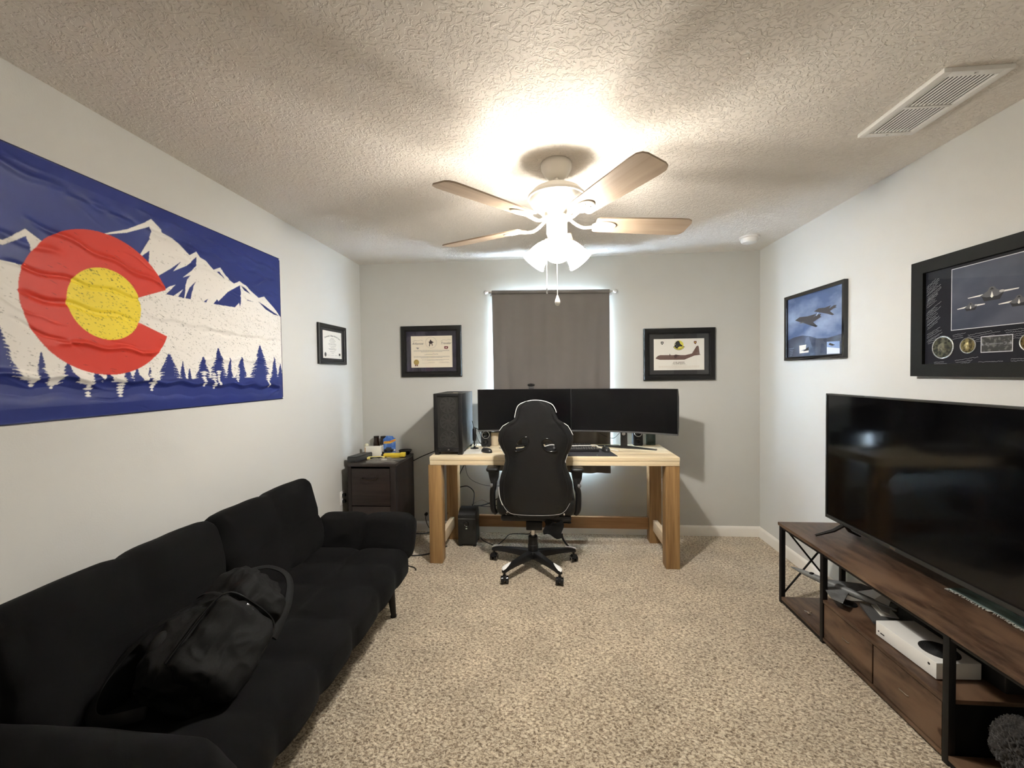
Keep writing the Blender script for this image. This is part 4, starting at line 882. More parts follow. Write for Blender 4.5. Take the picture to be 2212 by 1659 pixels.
for k in range(66):
    d = -0.12+k*.0095; x0 = mw0; z0 = mz0+d; x1 = mw1; z1 = z0-(mw1-mw0)*.55+.40*0
    za, zb = z0+.10, z0+.10-(mw1-mw0)*.5; xa, xb = mw0, mw1
    if zb > mz1 or za < mz0: continue
    if za > mz1: xa = mw0+(za-mz1)/.5; za = mz1
    if zb < mz0: xb = mw1-(mz0-zb)/.5; zb = mz0
    if xb-xa > .004: m.tube([(xa,ty0+.009,za),(xb,ty0+.009,zb)], .0017, 5)
m.box((mw0,ty0+.012,mz0),(mw1,ty0+.0125,mz1)); m.build('mesh_panel', MESH, pc)
for k in range(3):
    zc = tz0+.100+k*.130; f = MB(); Mx = Matrix.Translation(((mw0+mw1)/2,ty0+.0115,zc)) @ Matrix.Rotation(pi/2,4,'X')
    f.lathe([(.056,0),(.062,.0012),(.064,0)], seg=36, mtx=Mx); f.lathe([(0,.001),(.018,.001),(.020,0)], seg=24, mtx=Mx)
    for b_ in range(9):
        a = 2*pi*b_/9; f.prism([(.020*cos(a),.020*sin(a)),(.055*cos(a+.35),.055*sin(a+.35)),(.055*cos(a+.75),.055*sin(a+.75)),(.020*cos(a+.5),.020*sin(a+.5))], 2, 0, .0008)
        for v in f.b.verts[-8:] if False else []: pass
    f.b.verts.ensure_lookup_table()
    vs = f.b.verts[:]
    for v in vs[-72:]: v.co = Mx @ v.co
    f.build('intake_fan', mat('fan_grey', (.060,.056,.053), .45), pc)
m = MB(); m.box((-.762,ty0-.002,tz0+.014),(-.748,ty0+.002,tz0+.022), .001); m.build('logo_badge', CHROME, pc)
for x in (tx0+.004, tx1-.040):
    for y in (ty0+.004, ty1-.055): MB().box((x,y,DZ),(x+.036,y+.05,tz0), .003).build('foot', BLACK, pc)
MB().box((-.735,ty0+.09,tz1),(-.700,ty0+.125,tz1+.0012)).build('sticker', mat('cream_sticker', (.65,.62,.45), .5), pc)
MB().box((tx0+.03,ty0+.15,tz1),(tx1-.03,ty1-.03,tz1+.002), .0005).build('top_vent', DARKM, pc)

# ---- monitors
SCREEN = mat('dark_screen', (.0028,.0028,.0034), .25, spec=.22); RIMG = mat('grey_monitor_rim', (.11,.11,.115), .35, .4)
def monitor(label, cx, cy, zc, wd, hg, rz, rad, pins=True):
    t = thing('curved_monitor', label, 'monitor', (cx,cy,DZ), rz, 'ultrawide monitors on the desk', world=False)
    zb = zc-DZ
    def surf(u, v, off):       # u,v in 0..1, positive offset goes behind the screen
        a = (u-.5)*wd/rad; return Vector(((rad-off)*sin(a) if False else (rad+off)*sin(a), rad-(rad-off*1)*cos(a)*1.0-(0) if False else -(rad-(rad)*cos(a))+off, zb+(v-.5)*hg))
    m = MB(); m.grid(lambda u, v: surf(.006+u*.988, .03+v*.962, 0), 40, 4); m.build('screen', SCREEN, t)
    m = MB()
    for k in range(40):
        u0, u1 = k/40, (k+1)/40
    # housing: closed curved slab
    V = {}
    b = m.b; nu = 40
    ring = []
    for k in range(nu+1):
        u = k/nu; ring.append([b.verts.new(surf(u, v, off)) for v, off in ((0,.0015),(1,.0015),(1,.014),(.82,.034),(.18,.034),(0,.014))])
    for A, B in zip(ring, ring[1:]):
        for j in range(6): b.faces.new((A[j],A[(j+1)%6],B[(j+1)%6],B[j]))
    b.faces.new(ring[0]); b.faces.new(ring[-1][::-1]); m.build('housing', BLACK, t)
    m = MB(); ring = []
    for k in range(nu+1):
        u = k/nu; ring.append([m.b.verts.new(surf(u, 0, off)+Vector((0,0,dz))) for off, dz in ((-.002,.012),(-.002,-.001),(.012,-.001),(.012,.0))])
    for A, B in zip(ring, ring[1:]):
        for j in range(4): m.b.faces.new((A[j],A[(j+1)%4],B[(j+1)%4],B[j]))
    m.b.faces.new(ring[0]); m.b.faces.new(ring[-1][::-1]); m.build('bottom_rim', RIMG, t)
    return t
mr = monitor('black curved ultrawide monitor on the right, angled toward the chair', .603, 3.388, 1.120, .83, .352, R(-18), 1.5)
ml = monitor('black curved ultrawide monitor on the left, behind the chair, with a webcam on top', -.190, 3.462, 1.123, .775, .350, R(0), 2.2)
def stand(t, tips, neck_h):
    m = MB(); m.box((-.026,.040,.008),(.026,.062,neck_h), .004); m.build('stand_neck', BLACK, t)
    for tip in tips:
        f = MB(); a = Vector((0,.055,.007)); b_ = Vector(tip); dd = (b_-a).normalized(); sdv = Vector((-dd.y,dd.x,0))
        for w0, w1, zz_ in ((.030,.022,0),):
            P = [a-sdv*.026+Vector((0,0,-.007)), b_-sdv*.014-Vector((0,0,b_.z)), b_+sdv*.014-Vector((0,0,b_.z)), a+sdv*.026+Vector((0,0,-.007))]
            Q = [a-sdv*.026+Vector((0,0,.012)), b_-sdv*.012, b_+sdv*.012, a+sdv*.026+Vector((0,0,.012))]
            A = [f.b.verts.new(p) for p in P]; B = [f.b.verts.new(p) for p in Q]
            f.b.faces.new(A[::-1]); f.b.faces.new(B)
            for k in range(4): f.b.faces.new((A[k],A[(k+1)%4],B[(k+1)%4],B[k]))
        f.build('stand_foot', BLACK, t)
    m = MB(); m.box((-.05,.030,.28),(.05,.060,.36), .004); m.build('stand_mount', BLACK, t)
stand(mr, [(-.245,.085,.006),(.255,.030,.006)], .33)
bd = MB(); Mx = Matrix.Translation((0,.038,.118)) @ Matrix.Rotation(pi/2,4,'X'); bd.lathe([(0,.003),(.012,.003),(.015,0)], seg=20, mtx=Mx); bd.build('neck_badge', CHROME, mr)
stand(ml, [(-.20,-.06,.006),(.125,-.09,.006)], .33)

wc = thing('webcam', 'small black webcam perched on the left monitor', 'webcam', (-.130,3.485,1.299))
MB().ball((-.130,3.470,1.330), .032, None, 20, sc=(1,.55,.42)).build('camera_body', BLACK, wc)
m = MB(); m.lathe([(0,.002),(.009,.002),(.011,0)], seg=18, mtx=Matrix.Translation((-.130,3.4525,1.330)) @ Matrix.Rotation(pi/2,4,'X')); m.build('lens', GLOSSB, wc)
MB().box((-.150,3.455,1.2990),(-.110,3.510,1.318), .004).build('mounting_clip', DARKM, wc)

# ---- small things on the desk
dm = thing('desk_mat', 'dark grey rectangular desk mat at the middle front of the desk', 'mat', (.13,3.25,DZ), 0)
MB().prism([(-.25,3.088),(.512,3.088),(.468,3.405),(-.25,3.405)], 2, DZ, DZ+.003).build('mat_sheet', mat('desk_mat_cloth', (.030,.031,.038), .8, bump=(500,.2,.0006)), dm)
def keyboard(label, cx, cy, z, wd, dp, rz, caps):
    t = rt('keyboard', label, 'keyboard', cx, cy, z, rz); m = MB(); m.box((-wd/2,-dp/2,0),(wd/2,dp/2,.016), .003); m.build('keyboard_body', BLACK, t)
    m = MB(); nc = int(wd/.0195); nr = 5
    for r_ in range(nr):
        x = -wd/2+.008
        while x < wd/2-.02:
            w_ = .016 if not (r_ == 0 and abs(x+.01) < .06) else .055
            m.box((x,-dp/2+.010+r_*.0215,.0162),(x+w_,-dp/2+.027+r_*.0215,.025), .002, seg=1); x += w_+.0035
    o = m.build('keycaps', caps, t); o['kind'] = 'stuff'; return t
keyboard('black keyboard lying on the desk mat behind the white cable', .215, 3.300, DZ+.003, .36, .125, R(0), mat('keycap_grey', (.06,.06,.062), .4))
keyboard('second black keyboard pushed back under the monitors', .170, 3.470, DZ, .38, .115, R(0), mat('keycap_dark', (.03,.03,.031), .4))
def mouse(label, x, y, z, rz, sc=1):
    t = rt('computer_mouse', label, 'mouse', x, y, z, rz)
    def shell(u, v):
        a = u*pi; b_ = v*2*pi; rr = sin(a)
        return Vector((.032*sc*rr*cos(b_), .058*sc*rr*sin(b_)*1.0, max(.001, .030*sc*cos(a)*(1.0)+.006) if cos(a) > -.1 else .001))
    m = MB(); m.grid(lambda u, v: Vector((.031*sc*sin(u*pi/2)**.8*cos(v*2*pi)*(1-.12*sin(v*2*pi)), .058*sc*sin(u*pi/2)**.8*sin(v*2*pi), .036*sc*cos(u*pi/2)**.75+.0008)), 12, 28); m.b.verts.ensure_lookup_table()
    bmesh.ops.remove_doubles(m.b, verts=m.b.verts, dist=1e-6); m.build('mouse_shell', mat('mouse_black', (.02,.02,.021), .3), t)
    m = MB(); m.cyl((-.004*sc,.030*sc,.030*sc),(.004*sc,.030*sc,.030*sc), .010*sc, seg=16); m.build('scroll_wheel', mat('wheel_grey', (.2,.2,.2), .4), t)
    m = MB(); m.tube([(0,.004*sc,.0366*sc),(0,.055*sc,.017*sc)], .0008, 5); m.build('button_seam', mat('seam_grey', (.10,.10,.10), .4), t); return t
mouse('black computer mouse on the right end of the desk mat', .450, 3.275, DZ+.003, R(8))
mouse('black mouse lying askew on the bare wood beside the papers', -.478, 3.235, DZ, R(52), .95)
wcb = MB(); wcb.tube([Vector(p) for p in spline([(-.05,3.385,DZ+.010),(.02,3.365,DZ+.036),(.10,3.345,DZ+.036),(.20,3.325,DZ+.036),(.26,3.335,DZ+.036),(.335,3.34,DZ+.036),(.385,3.345,DZ+.036),(.420,3.345,DZ+.016),(.47,3.345,DZ+.0075),(.520,3.300,DZ+.0080),(.545,3.265,DZ+.0045)],8)], .0038, 8)
wo = wcb.build('white_cable', mat('white_cable', (.85,.84,.80), .5), None); tag(wo, 'thin white cable lying in waves across the keyboard and desk mat', 'cable')
PSL = ('lower of two white paper sheets lying beside the computer tower', 'printed white sheet on top of another sheet beside the computer tower')
for k, (rz, dx, dy) in enumerate(((.25,0,0),(-.12,.02,.01))):
    ps = thing('paper_sheet', PSL[k], 'paper', (-.600+dx,3.265+dy,DZ+.0004+k*.0010), 0, 'paper sheets on the desk')
    Mx = Matrix.Translation((-.600+dx,3.265+dy,DZ+.0004+k*.0010)) @ Matrix.Rotation(rz,4,'Z'); m2 = MB()
    m2.grid(lambda u, v: Mx @ Vector(((u-.5)*.150,(v-.5)*.200,.0001+.004*max(0,u+v-1.5)**2)), 6, 6); m2.build('sheet', PAPER, ps)
ar = Art((-.675,3.165,DZ+.0022),(1,0,0),(0,1,0),(0,0,1)); textlines(ar, .03,.14,.175,7,.022,.003,PALEINK); ar.poly([(.09,.15),(.15,.155),(.15,.160),(.09,.156)], GREYINK); ar.build('print', ps)
cp = thing('pale_cup', 'pale beige tumbler under the left monitor', 'cup', (-.452,3.545,DZ))
MB().lathe([(0,DZ+.001),(.030,DZ+.001),(.033,DZ+.004),(.042,DZ+.115),(.040,DZ+.115),(.031,DZ+.008),(0,DZ+.006)], (-.452,3.545,0), 28).build('cup_body', mat('beige_ceramic', (.55,.47,.34), .4), cp)
def speaker(label, x, y, w_, h_, d_, tint, grp):
    t = rt('desktop_speaker', label, 'speaker', x, y, DZ, 0, grp)
    m = MB(); P = [(-d_/2,0),(d_/2,0),(d_/2*.8,h_),(-d_/2*.55,h_)]
    m.prism([(a,b_) for a,b_ in P], 0, -w_/2, w_/2); bmesh.ops.bevel(m.b, geom=m.b.edges[:], offset=.006, segments=2, affect='EDGES'); m.build('speaker_cabinet', tint, t)
    for zc, rr in ((h_*.30,w_*.26),(h_*.74,w_*.36)):
        yf = -d_/2+(d_/2*.45)*(zc/h_)-.001; M_ = Matrix.Translation((0,yf,zc)) @ Matrix.Rotation(R(90)-.12,4,'X')
        c_ = MB(); c_.lathe([(0,-.004),(rr*.35,-.002),(rr*.8,.001),(rr*.86,.003),(rr,.003),(rr*1.05,.001)], seg=26, mtx=M_); c_.build('driver', GLOSSB, t)
        if zc > h_*.5: c_ = MB(); c_.lathe([(rr*.98,.002),(rr*1.02,.005),(rr*1.16,.005),(rr*1.2,.001)], seg=30, mtx=M_); c_.build('driver_ring', CHROME, t)
    return t
speaker('small black speaker with a silver ring under the right monitor', .755, 3.575, .078, .145, .09, BLACK, 'pair of desk speakers')
speaker('small black speaker with a silver ring under the left monitor edge', -.520, 3.520, .078, .135, .09, BLACK, 'pair of desk speakers')
o = rt('small_device', 'dark green square device behind the right end of the desk', 'device', .868, 3.590, DZ, R(-6))
MB().box((-.037,-.02,0),(.037,.02,.110), .004).build('device_case', mat('dark_green_case', (.03,.06,.05), .35, noise=(30,(.09,.13,.11),.5,.7)), o); MB().box((-.030,-.0215,.012),(.030,-.0195,.098), .001).build('front_panel', mat('device_glass', (.02,.035,.03), .15), o)
o = rt('microphone', 'slim black desk microphone on a round base beside the computer tower', 'microphone', -.602, 3.395, DZ)
MB().lathe([(0,.0),(.034,0),(.034,.006),(.010,.012),(.006,.020),(.006,.060),(.013,.066),(.015,.075),(.015,.160),(.010,.170),(0,.172)], seg=22).build('microphone_body', BLACK, o)
m = MB(); m.ball((.010,-.012,.030), .011, None, 12); m.build('volume_dial', CHROME, o)
def cable(label, pts, r=.003, m_=CABLE, n=8, grp=None, name='cable'):
    c_ = MB(); c_.tube([Vector(p) for p in spline(pts,n)], r, 8); o = c_.build(name, m_, None); return tag(o, label, 'cable', grp)
cable('black cable hanging in a loop between the tower and the left monitor', [(-.638,3.50,1.03),(-.615,3.52,.93),(-.585,3.50,.86),(-.560,3.49,.830),(-.545,3.50,.818)], .0028)
cable('black cable drooping steeply behind the microphone', [(-.638,3.54,.97),(-.60,3.56,.95),(-.575,3.55,.90),(-.57,3.56,.84),(-.575,3.57,.816)], .0028)
cable('thin pale cable curving below the tower side', [(-.640,3.545,.93),(-.622,3.55,.90),(-.600,3.53,.85),(-.590,3.52,.816)], .0018, mat('pale_cable', (.45,.50,.52), .5))
cable('thick black cable from the desk down toward the cabinet', [(-.860,3.650,.80),(-.93,3.665,.775),(-1.02,3.67,.735),(-1.13,3.685,.690),(-1.20,3.697,.655),(-1.27,3.698,.62)], .0042)
cable('black cable lying behind the right monitor stand', [(.45,3.66,.90),(.56,3.655,.855),(.615,3.64,.90),(.64,3.60,.93)], .0022)
cable('thin cable swooping low behind the desk from tower to chair', [(-.72,3.66,.79),(-.735,3.665,.62),(-.70,3.66,.50),(-.58,3.66,.44),(-.45,3.66,.43),(-.33,3.66,.45),(-.2,3.66,.46)], .0022)
cable('black cable dropping diagonally behind the left rear leg', [(-.66,3.63,.748),(-.69,3.645,.70),(-.735,3.66,.63),(-.78,3.665,.55),(-.83,3.665,.42)], .004)
cable('black cable arching into the top of the subwoofer', [(-.83,3.665,.40),(-.77,3.66,.42),(-.71,3.65,.425),(-.65,3.60,.39),(-.640,3.52,.33),(-.645,3.50,.300)], .0045)
cable('bundle cable rising from subwoofer to the chair side', [(-.63,3.50,.300),(-.58,3.56,.285),(-.50,3.60,.30),(-.42,3.60,.35),(-.36,3.58,.40),(-.30,3.60,.46)], .005)
cable('second bundle cable sagging beside the subwoofer', [(-.60,3.52,.295),(-.54,3.58,.27),(-.46,3.60,.27),(-.40,3.60,.33),(-.33,3.60,.41)], .0035)
cable('brown tinted cable tangled over the subwoofer', [(-.66,3.52,.300),(-.58,3.57,.33),(-.50,3.60,.28),(-.44,3.60,.24),(-.40,3.61,.30)], .002, mat('brown_cable', (.12,.09,.05), .5))
cable('black power cable on the carpet right of the subwoofer', [(-.57,3.44,.05),(-.55,3.47,.012),(-.48,3.42,.005),(-.43,3.40,.005),(-.38,3.52,.005),(-.34,3.62,.012),(-.25,3.65,.006),(-.17,3.655,.006),(-.145,3.650,.05),(-.13,3.645,.100)], .0038)
cable('black cable on the carpet left of the desk, nearest the wall', [(-1.20,3.56,.028),(-1.10,3.58,.020),(-1.0,3.62,.034),(-.90,3.66,.040),(-.84,3.66,.01)], .0055)
cable('black cable on the carpet left of the desk, looping toward the sofa', [(-1.16,3.22,.006),(-1.08,3.17,.006),(-.98,3.19,.006),(-.90,3.26,.006),(-.84,3.36,.006)], .0045)
cable('short black cable end on the carpet between sofa and desk', [(-1.13,3.05,.005),(-1.05,3.0,.005),(-.99,2.97,.005),(-.965,2.93,.006)], .004)
cable('short black cable beside the left rear desk leg', [(-.80,3.655,.36),(-.82,3.660,.33),(-.82,3.655,.28),(-.79,3.650,.23)], .003)

# ---- subwoofer under the desk
sw = thing('subwoofer', 'black boxy subwoofer on the carpet under the left end of the desk', 'speaker', (-.672,3.46,0), R(0))
m = MB(); m.box((-.748,3.372,.016),(-.596,3.545,.262), .008); m.build('sub_cabinet', mat('sub_black', (.014,.015,.015), .45), sw)
m = MB(); m.prism([(3.374,.262),(3.540,.262),(3.540,.275),(3.50,.300),(3.43,.300),(3.390,.285)], 0, -.742, -.602); m.build('top_cover', BLACK, sw)
MB().box((-.744,3.3695,.2285),(-.600,3.3735,.2325), .001).build('trim_strip', mat('dim_grey_strip', (.12,.12,.12), .3), sw)
m = MB(); Mx = Matrix.Translation((-.678,3.371,.190)) @ Matrix.Rotation(pi/2,4,'X'); m.lathe([(.016,.001),(.020,.003),(.023,0)], seg=24, mtx=Mx); m.lathe([(0,.0005),(.016,.001)], seg=24, m=None, mtx=Mx); m.build('bass_port', GLOSSB, sw)
for z in (.168,.150): MB().ball((-.676,3.370,z), .006, None, 10, sc=(1.3,.4,.7)).build('indicator', mat('pale_led_lens', (.5,.55,.52), .3), sw)
for x in (-.742,-.624):
    for y in (3.375,3.515): MB().box((x,y,0),(x+.026,y+.026,.018), .003).build('foot', BLACK, sw)

# ================================================================== GAMING CHAIR
ch = thing('gaming_chair', 'black gaming chair with white piping, seen from behind, tucked under the desk', 'office chair', (-.115,3.045,0))
HX, HY = -.115, 3.045
rows = [(z, l, r) for z, l, r in CHAIR]
def interp(z):
    if z >= rows[0][0]: return rows[0][1:]
    for (za, la, ra), (zb, lb, rb) in zip(rows, rows[1:]):
        if zb <= z <= za: t = (z-zb)/(za-zb); return (lb+(la-lb)*t, rb+(ra-rb)*t)
    return rows[-1][1:]
def ybk(z): return 2.905-(z-.45)*.12
zs = []
z = rows[0][0]
N_ = 64; zlo = rows[-1][0]-.004; zhi = rows[0][0]+.003
m = MB(); b = m.b; rings = []; NS = 44
for k in range(N_+1):
    t = k/N_; z = zlo+(zhi-zlo)*t; l, r_ = interp(min(max(z, rows[-1][0]), rows[0][0]))
    e = min(1, (zhi-z)/.035, (z-zlo)/.035); thick = .038*max(.12, (1-(1-e)**2)**.5)
    wv = (r_-l)/2; xc = (l+r_)/2; wv *= 1 if e > .99 else (.90+.10*(1-(1-e)**2)**.5)
    ring = []
    for j in range(NS):
        a = 2*pi*j/NS; cx = cos(a); sy = sin(a); x = xc+wv*math.copysign(abs(cx)**.55, cx); q = (x-xc)/max(wv,1e-3)
        bol = .045*max(0, abs(q)-.45)**1.5*2.2 if z < 1.08 else .02*max(0,abs(q)-.5)
        y = ybk(z)+thick + (math.copysign(abs(sy)**.75, sy))*thick + bol*(1 if sy > 0 else .75)
        if sy < 0: y += .006*math.exp(-((abs(q)-.80)/.05)**2)
        ring.append(b.verts.new((x,y,z)))
    rings.append(ring)
for A, B in zip(rings, rings[1:]):
    for j in range(NS): b.faces.new((A[j],A[(j+1)%NS],B[(j+1)%NS],B[j]))
b.faces.new(rings[0][::-1]); b.faces.new(rings[-1]); bmesh.ops.recalc_face_normals(b, faces=b.faces)
back = m.build('backrest', LEATHER, ch, 60)
def hole(pts, grow=1.0):
    c_ = (sum(p[0] for p in pts)/len(pts), sum(p[1] for p in pts)/len(pts)); return [(c_[0]+(x-c_[0])*grow, c_[1]+(z-c_[1])*grow) for x, z in pts]
def smooth_loop(pts, n=4):
    out = []; L = len(pts)
    for i in range(L):
        a, b_, c_, d = [Vector((*pts[(i+k)%L], 0)) for k in (-1,0,1,2)]
        for k in range(n):
            t = k/n; p = .5*((2*b_)+(c_-a)*t+(2*a-5*b_+4*c_-d)*t*t+(3*b_-a-3*c_+d)*t**3); out.append((p.x,p.y))
    return out
off = ORIG[ch.name]
for hp in (HOLE_L, HOLE_R):
    lp = smooth_loop(hp); cut = MB(); cut.prism(lp, 1, 2.70, 3.10); co = cut.build('cutter', LEATHER, None, 0)
    co.location = (-off.x,-off.y,-off.z); co.parent = ch; bpy.context.view_layer.update()
    mod = back.modifiers.new('b','BOOLEAN'); mod.operation = 'DIFFERENCE'; mod.object = co; mod.solver = 'EXACT'
    dg = bpy.context.evaluated_depsgraph_get(); me2 = bpy.data.meshes.new_from_object(back.evaluated_get(dg)); back.modifiers.clear()
    if len(me2.polygons) > 100: back.data = me2
    bpy.data.objects.remove(co)
    rg = MB(); g2 = hole(lp, 1.06)
    rg.tube([(x, ybk(z)+.001, z) for x, z in g2], .0055, 8, closed=True)
    rg.grid(lambda u, v, g=g2: Vector((g[int(round(u*len(g)))%len(g)][0], ybk(g[int(round(u*len(g)))%len(g)][1])+.001+.07*v, g[int(round(u*len(g)))%len(g)][1])), len(g2), 1)
    rg.build('harness_opening', GLOSSB, ch, 50)
PIPE = mat('white_piping', (.80,.79,.77), .45)
def piping(zr, side, inset=.0, yo=.0, r=.0022):
    pts = []
    n = 26
    for k in range(n+1):
        z = zr[0]+(zr[1]-zr[0])*k/n; l, r_ = interp(z); x = (l+inset) if side < 0 else (r_-inset); pts.append((x+side*.001, ybk(z)+.022+yo, z))
    pm = MB(); pm.tube(pts, r, 8); pm.build('piping', PIPE, ch)
top = [(x, ybk(z)+.030, z+.004) for x, z in PIPE_TOP]
pm = MB(); pm.tube([Vector(p) for p in spline(top,6)], .0026, 8); pm.build('piping', PIPE, ch)
piping((1.030,1.088), -1, .002, .02); piping((1.0,1.083), 1, .002, .02)
piping((.855,.92), -1, .004, .03, .0022); piping((.80,.86), 1, .004, .03, .0022)
def lower(side):
    pts = [(side*.262,.62),(side*.257,.55),(side*.243,.50),(side*.225,.455),(side*.222,.43),(side*.212,.415)]
    pm = MB(); pm.tube([Vector(p) for p in spline([(-.088+x, ybk(z)+.045, z) for x, z in pts],6)], .0028, 8); pm.build('piping', PIPE, ch)
lower(-1)
pm = MB(); pm.tube([Vector(p) for p in spline([(-.325,ybk(.5)-.003,.52),(-.29,ybk(.46)-.006,.462),(-.235,ybk(.44)-.007,.436),(-.085,ybk(.43)-.007,.430),(.06,ybk(.44)-.007,.438),(.115,ybk(.46)-.006,.464),(.15,ybk(.5)-.003,.52)],6)], .0016, 6); pm.build('piping', mat('grey_piping', (.35,.34,.33), .5), ch)
# inner seam: back panel edge line
def seam(grow):
    pts = []
    for k in range(30):
        z = .50+(1.16-.50)*k/29; l, r_ = interp(z); pts.append((l+grow*(r_-l), z))
    return pts
for s_ in (0.075, 0.925):
    pm = MB(); pm.tube([(x, ybk(z)+.0045, z) for x, z in seam(s_)], .0022, 6); pm.build('panel_seam', BLACK, ch)
MB().ball((-.290,ybk(.44)-.004,.450), .006, None, 12, sc=(.8,.5,1.2)).build('bolt', CHROME, ch)
MB().ball((.110,ybk(.44)-.004,.440), .006, None, 12, sc=(1,.5,1.3)).build('bolt', CHROME, ch)
# seat, side bolsters, bracket, mechanism
cushion((.50,.48,.10), .045, ((-.15,.15),(),()), .015, .04, (22,20,8), Matrix.Translation((-.090,3.185,.455))).build('seat', LEATHER, ch, 70)
for s_ in (-1, 1):
    cushion((.090,.46,.13), .040, ((),(),()), .01, .04, (8,20,8), Matrix.Translation((-.090+s_*.235,3.180,.470))).build('seat_bolster', LEATHER, ch, 70)
m = MB(); m.box((-.345,2.965,.36),(.165,3.40,.405), .02); m.build('seat_base', BLACK, ch)
m = MB(); m.box((-.160,2.96,.300),(-.045,3.20,.362), .008); m.build('tilt_mechanism', BLKMETAL, ch)
m = MB(); m.tube([(-.04,3.10,.330),(.10,3.06,.325),(.14,3.05,.330)], .006, 8); m.ball((.150,3.05,.330), .012, None, 12, sc=(1.6,.7,.7)); m.build('tilt_lever', BLACK, ch)
st = MB(); st.grid(lambda u, v: Vector((-.03+.13*u+.01*sin(v*6), 2.945+.004*sin(u*9+v*4), .375-.095*v-.03*u*v+.010*sin(u*7))), 10, 8)
st.grid(lambda u, v: Vector((.085+.016*u+.045*v*v, 2.944, .290-.090*v)), 2, 8); st.build('loose_strap', BAGM, ch)
m = MB(); m.cyl((HX,HY,.300),(HX,HY,.215), .014); m.build('gas_piston', CHROME, ch)
m = MB(); m.lathe([(0,.232),(.030,.232),(.034,.228),(.034,.170),(.037,.168),(.037,.110),(.030,.100),(0,.10)], (HX,HY,0), 26); m.build('gas_lift_cover', BLACK, ch)
m = MB(); m.lathe([(0,.125),(.042,.125),(.050,.112),(.050,.080),(.040,.070),(0,.070)], (HX,HY,0), 30)
RR = .318
angs = (-54, -126, 18, 162, 90)
for an in angs:
    a = R(an); M = Matrix.Translation((HX,HY,0)) @ Matrix.Rotation(a,4,'Z')
    secs = [(.02,.030,.075,.124),(.10,.027,.080,.122),(.20,.021,.083,.116),(.28,.018,.082,.108),(.315,.017,.078,.100),(.332,.012,.076,.092)]
    R0 = None
    for x, hw, zb, zt in secs:
        ring = [m.b.verts.new(M @ Vector(p)) for p in ((x,-hw,zb),(x,hw,zb),(x,hw*1.05,(zb+zt)/2),(x,hw*.75,zt),(x,-hw*.75,zt),(x,-hw*1.05,(zb+zt)/2))]
        if R0:
            for j in range(6): m.b.faces.new((R0[j],R0[(j+1)%6],ring[(j+1)%6],ring[j]))
        else: m.b.faces.new(ring[::-1])
        R0 = ring
    m.b.faces.new(R0)
m.build('star_base', BLACK, ch, 45)
for i, an in enumerate(angs):
    a = R(an); M = Matrix.Translation((HX,HY,0)) @ Matrix.Rotation(a,4,'Z')
    e = MB(); e.grid(lambda u, v: M @ Vector((.250+.088*u, (v-.5)*2*.018*sin(min(1,u*1.3+.02)*pi*.5)*(1 if u < .85 else max(.25,1-(u-.85)*5)), .1195-.020*u*u*.9+.0055*(1-(2*v-1)**2)-.006*max(0,u-.8)*5)), 12, 8); e.build('white_toe_cap', WHITE, ch, 60)
    cs = MB(); P = M @ Vector((RR,0,0)); rw = random.Random(i).uniform(-.5,.5) if i > 1 else (R(-8) if i == 0 else R(10))
    Mc = Matrix.Translation(P) @ Matrix.Rotation(rw,4,'Z')
    cs.tube([Mc @ Vector((0,0,.050)), Mc @ Vector((0,0,.092))], .009, 12)
    cs.prism([(-.026,.030),(-.020,.050),(0,.058),(.022,.050),(.028,.030),(.015,.028),(-.015,.028)], 0, -.012, .012)
    cs.b.verts.ensure_lookup_table()
    for v in cs.b.verts[-14:]: v.co = Mc @ v.co
    co = cs.build('caster', BLACK, ch)
    for s_ in (-1, 1):
        wl = MB(); wl.lathe([(0,-.009),(.010,-.010),(.020,-.010),(.0255,-.007),(.0255,.007),(.020,.010),(.008,.010),(0,.009)], seg=24, mtx=Mc @ Matrix.Translation((s_*.0165,0,.0255)) @ Matrix.Rotation(pi/2,4,'Y')); wl.build('wheel', GLOSSB, co)
        wl = MB(); wl.lathe([(.0105,.0),(.0195,.0015),(.021,0)], seg=22, mtx=Mc @ Matrix.Translation((s_*.0268,0,.0255)) @ Matrix.Rotation(s_*pi/2,4,'Y')); wl.build('hub_ring', CHROME, co)
# armrests
for s_ in (-1, 1):
    xa = -.095+s_*.302
    m = MB(); m.tube([Vector(p) for p in spline([(xa-s_*.010,3.06,.395),(xa+s_*.010,3.05,.43),(xa+s_*.012,3.04,.55),(xa,3.03,.60),(xa-s_*.004,3.04,.68),(xa,3.05,.722)],6)], [.030,.032,.034,.034,.033,.032,.031]+[.028]*12+[.024]*12, 14, flat=.75) if False else m.tube([Vector(p) for p in spline([(xa-s_*.010,3.06,.395),(xa+s_*.010,3.05,.43),(xa+s_*.012,3.04,.55),(xa,3.03,.60),(xa-s_*.004,3.04,.68),(xa,3.05,.715)],6)], .026, 14, flat=.8)
    ao = m.build('armrest_post', BLACK, ch)
    m = MB(); m.ball((xa+s_*.014,3.018,.610), .017, None, 14, sc=(1.1,.6,1)); m.build('adjuster_button', mat('worn_button', (.14,.14,.14), .35), ao)
    cushion((.088,.25,.030), .014, ((),(),()), .004, .03, (8,16,4), Matrix.Translation((xa+s_*.006,3.10,.730))).build('armrest_pad', BLACK, ch, 60)
    m = MB(); m.prism([(xa-.040,.716),(xa+.042,.716),(xa+.036,.66),(xa+.018,.62),(xa-.018,.62),(xa-.030,.66)], 1, 3.012, 3.05); m.build('armrest_bracket', BLACK, ch)

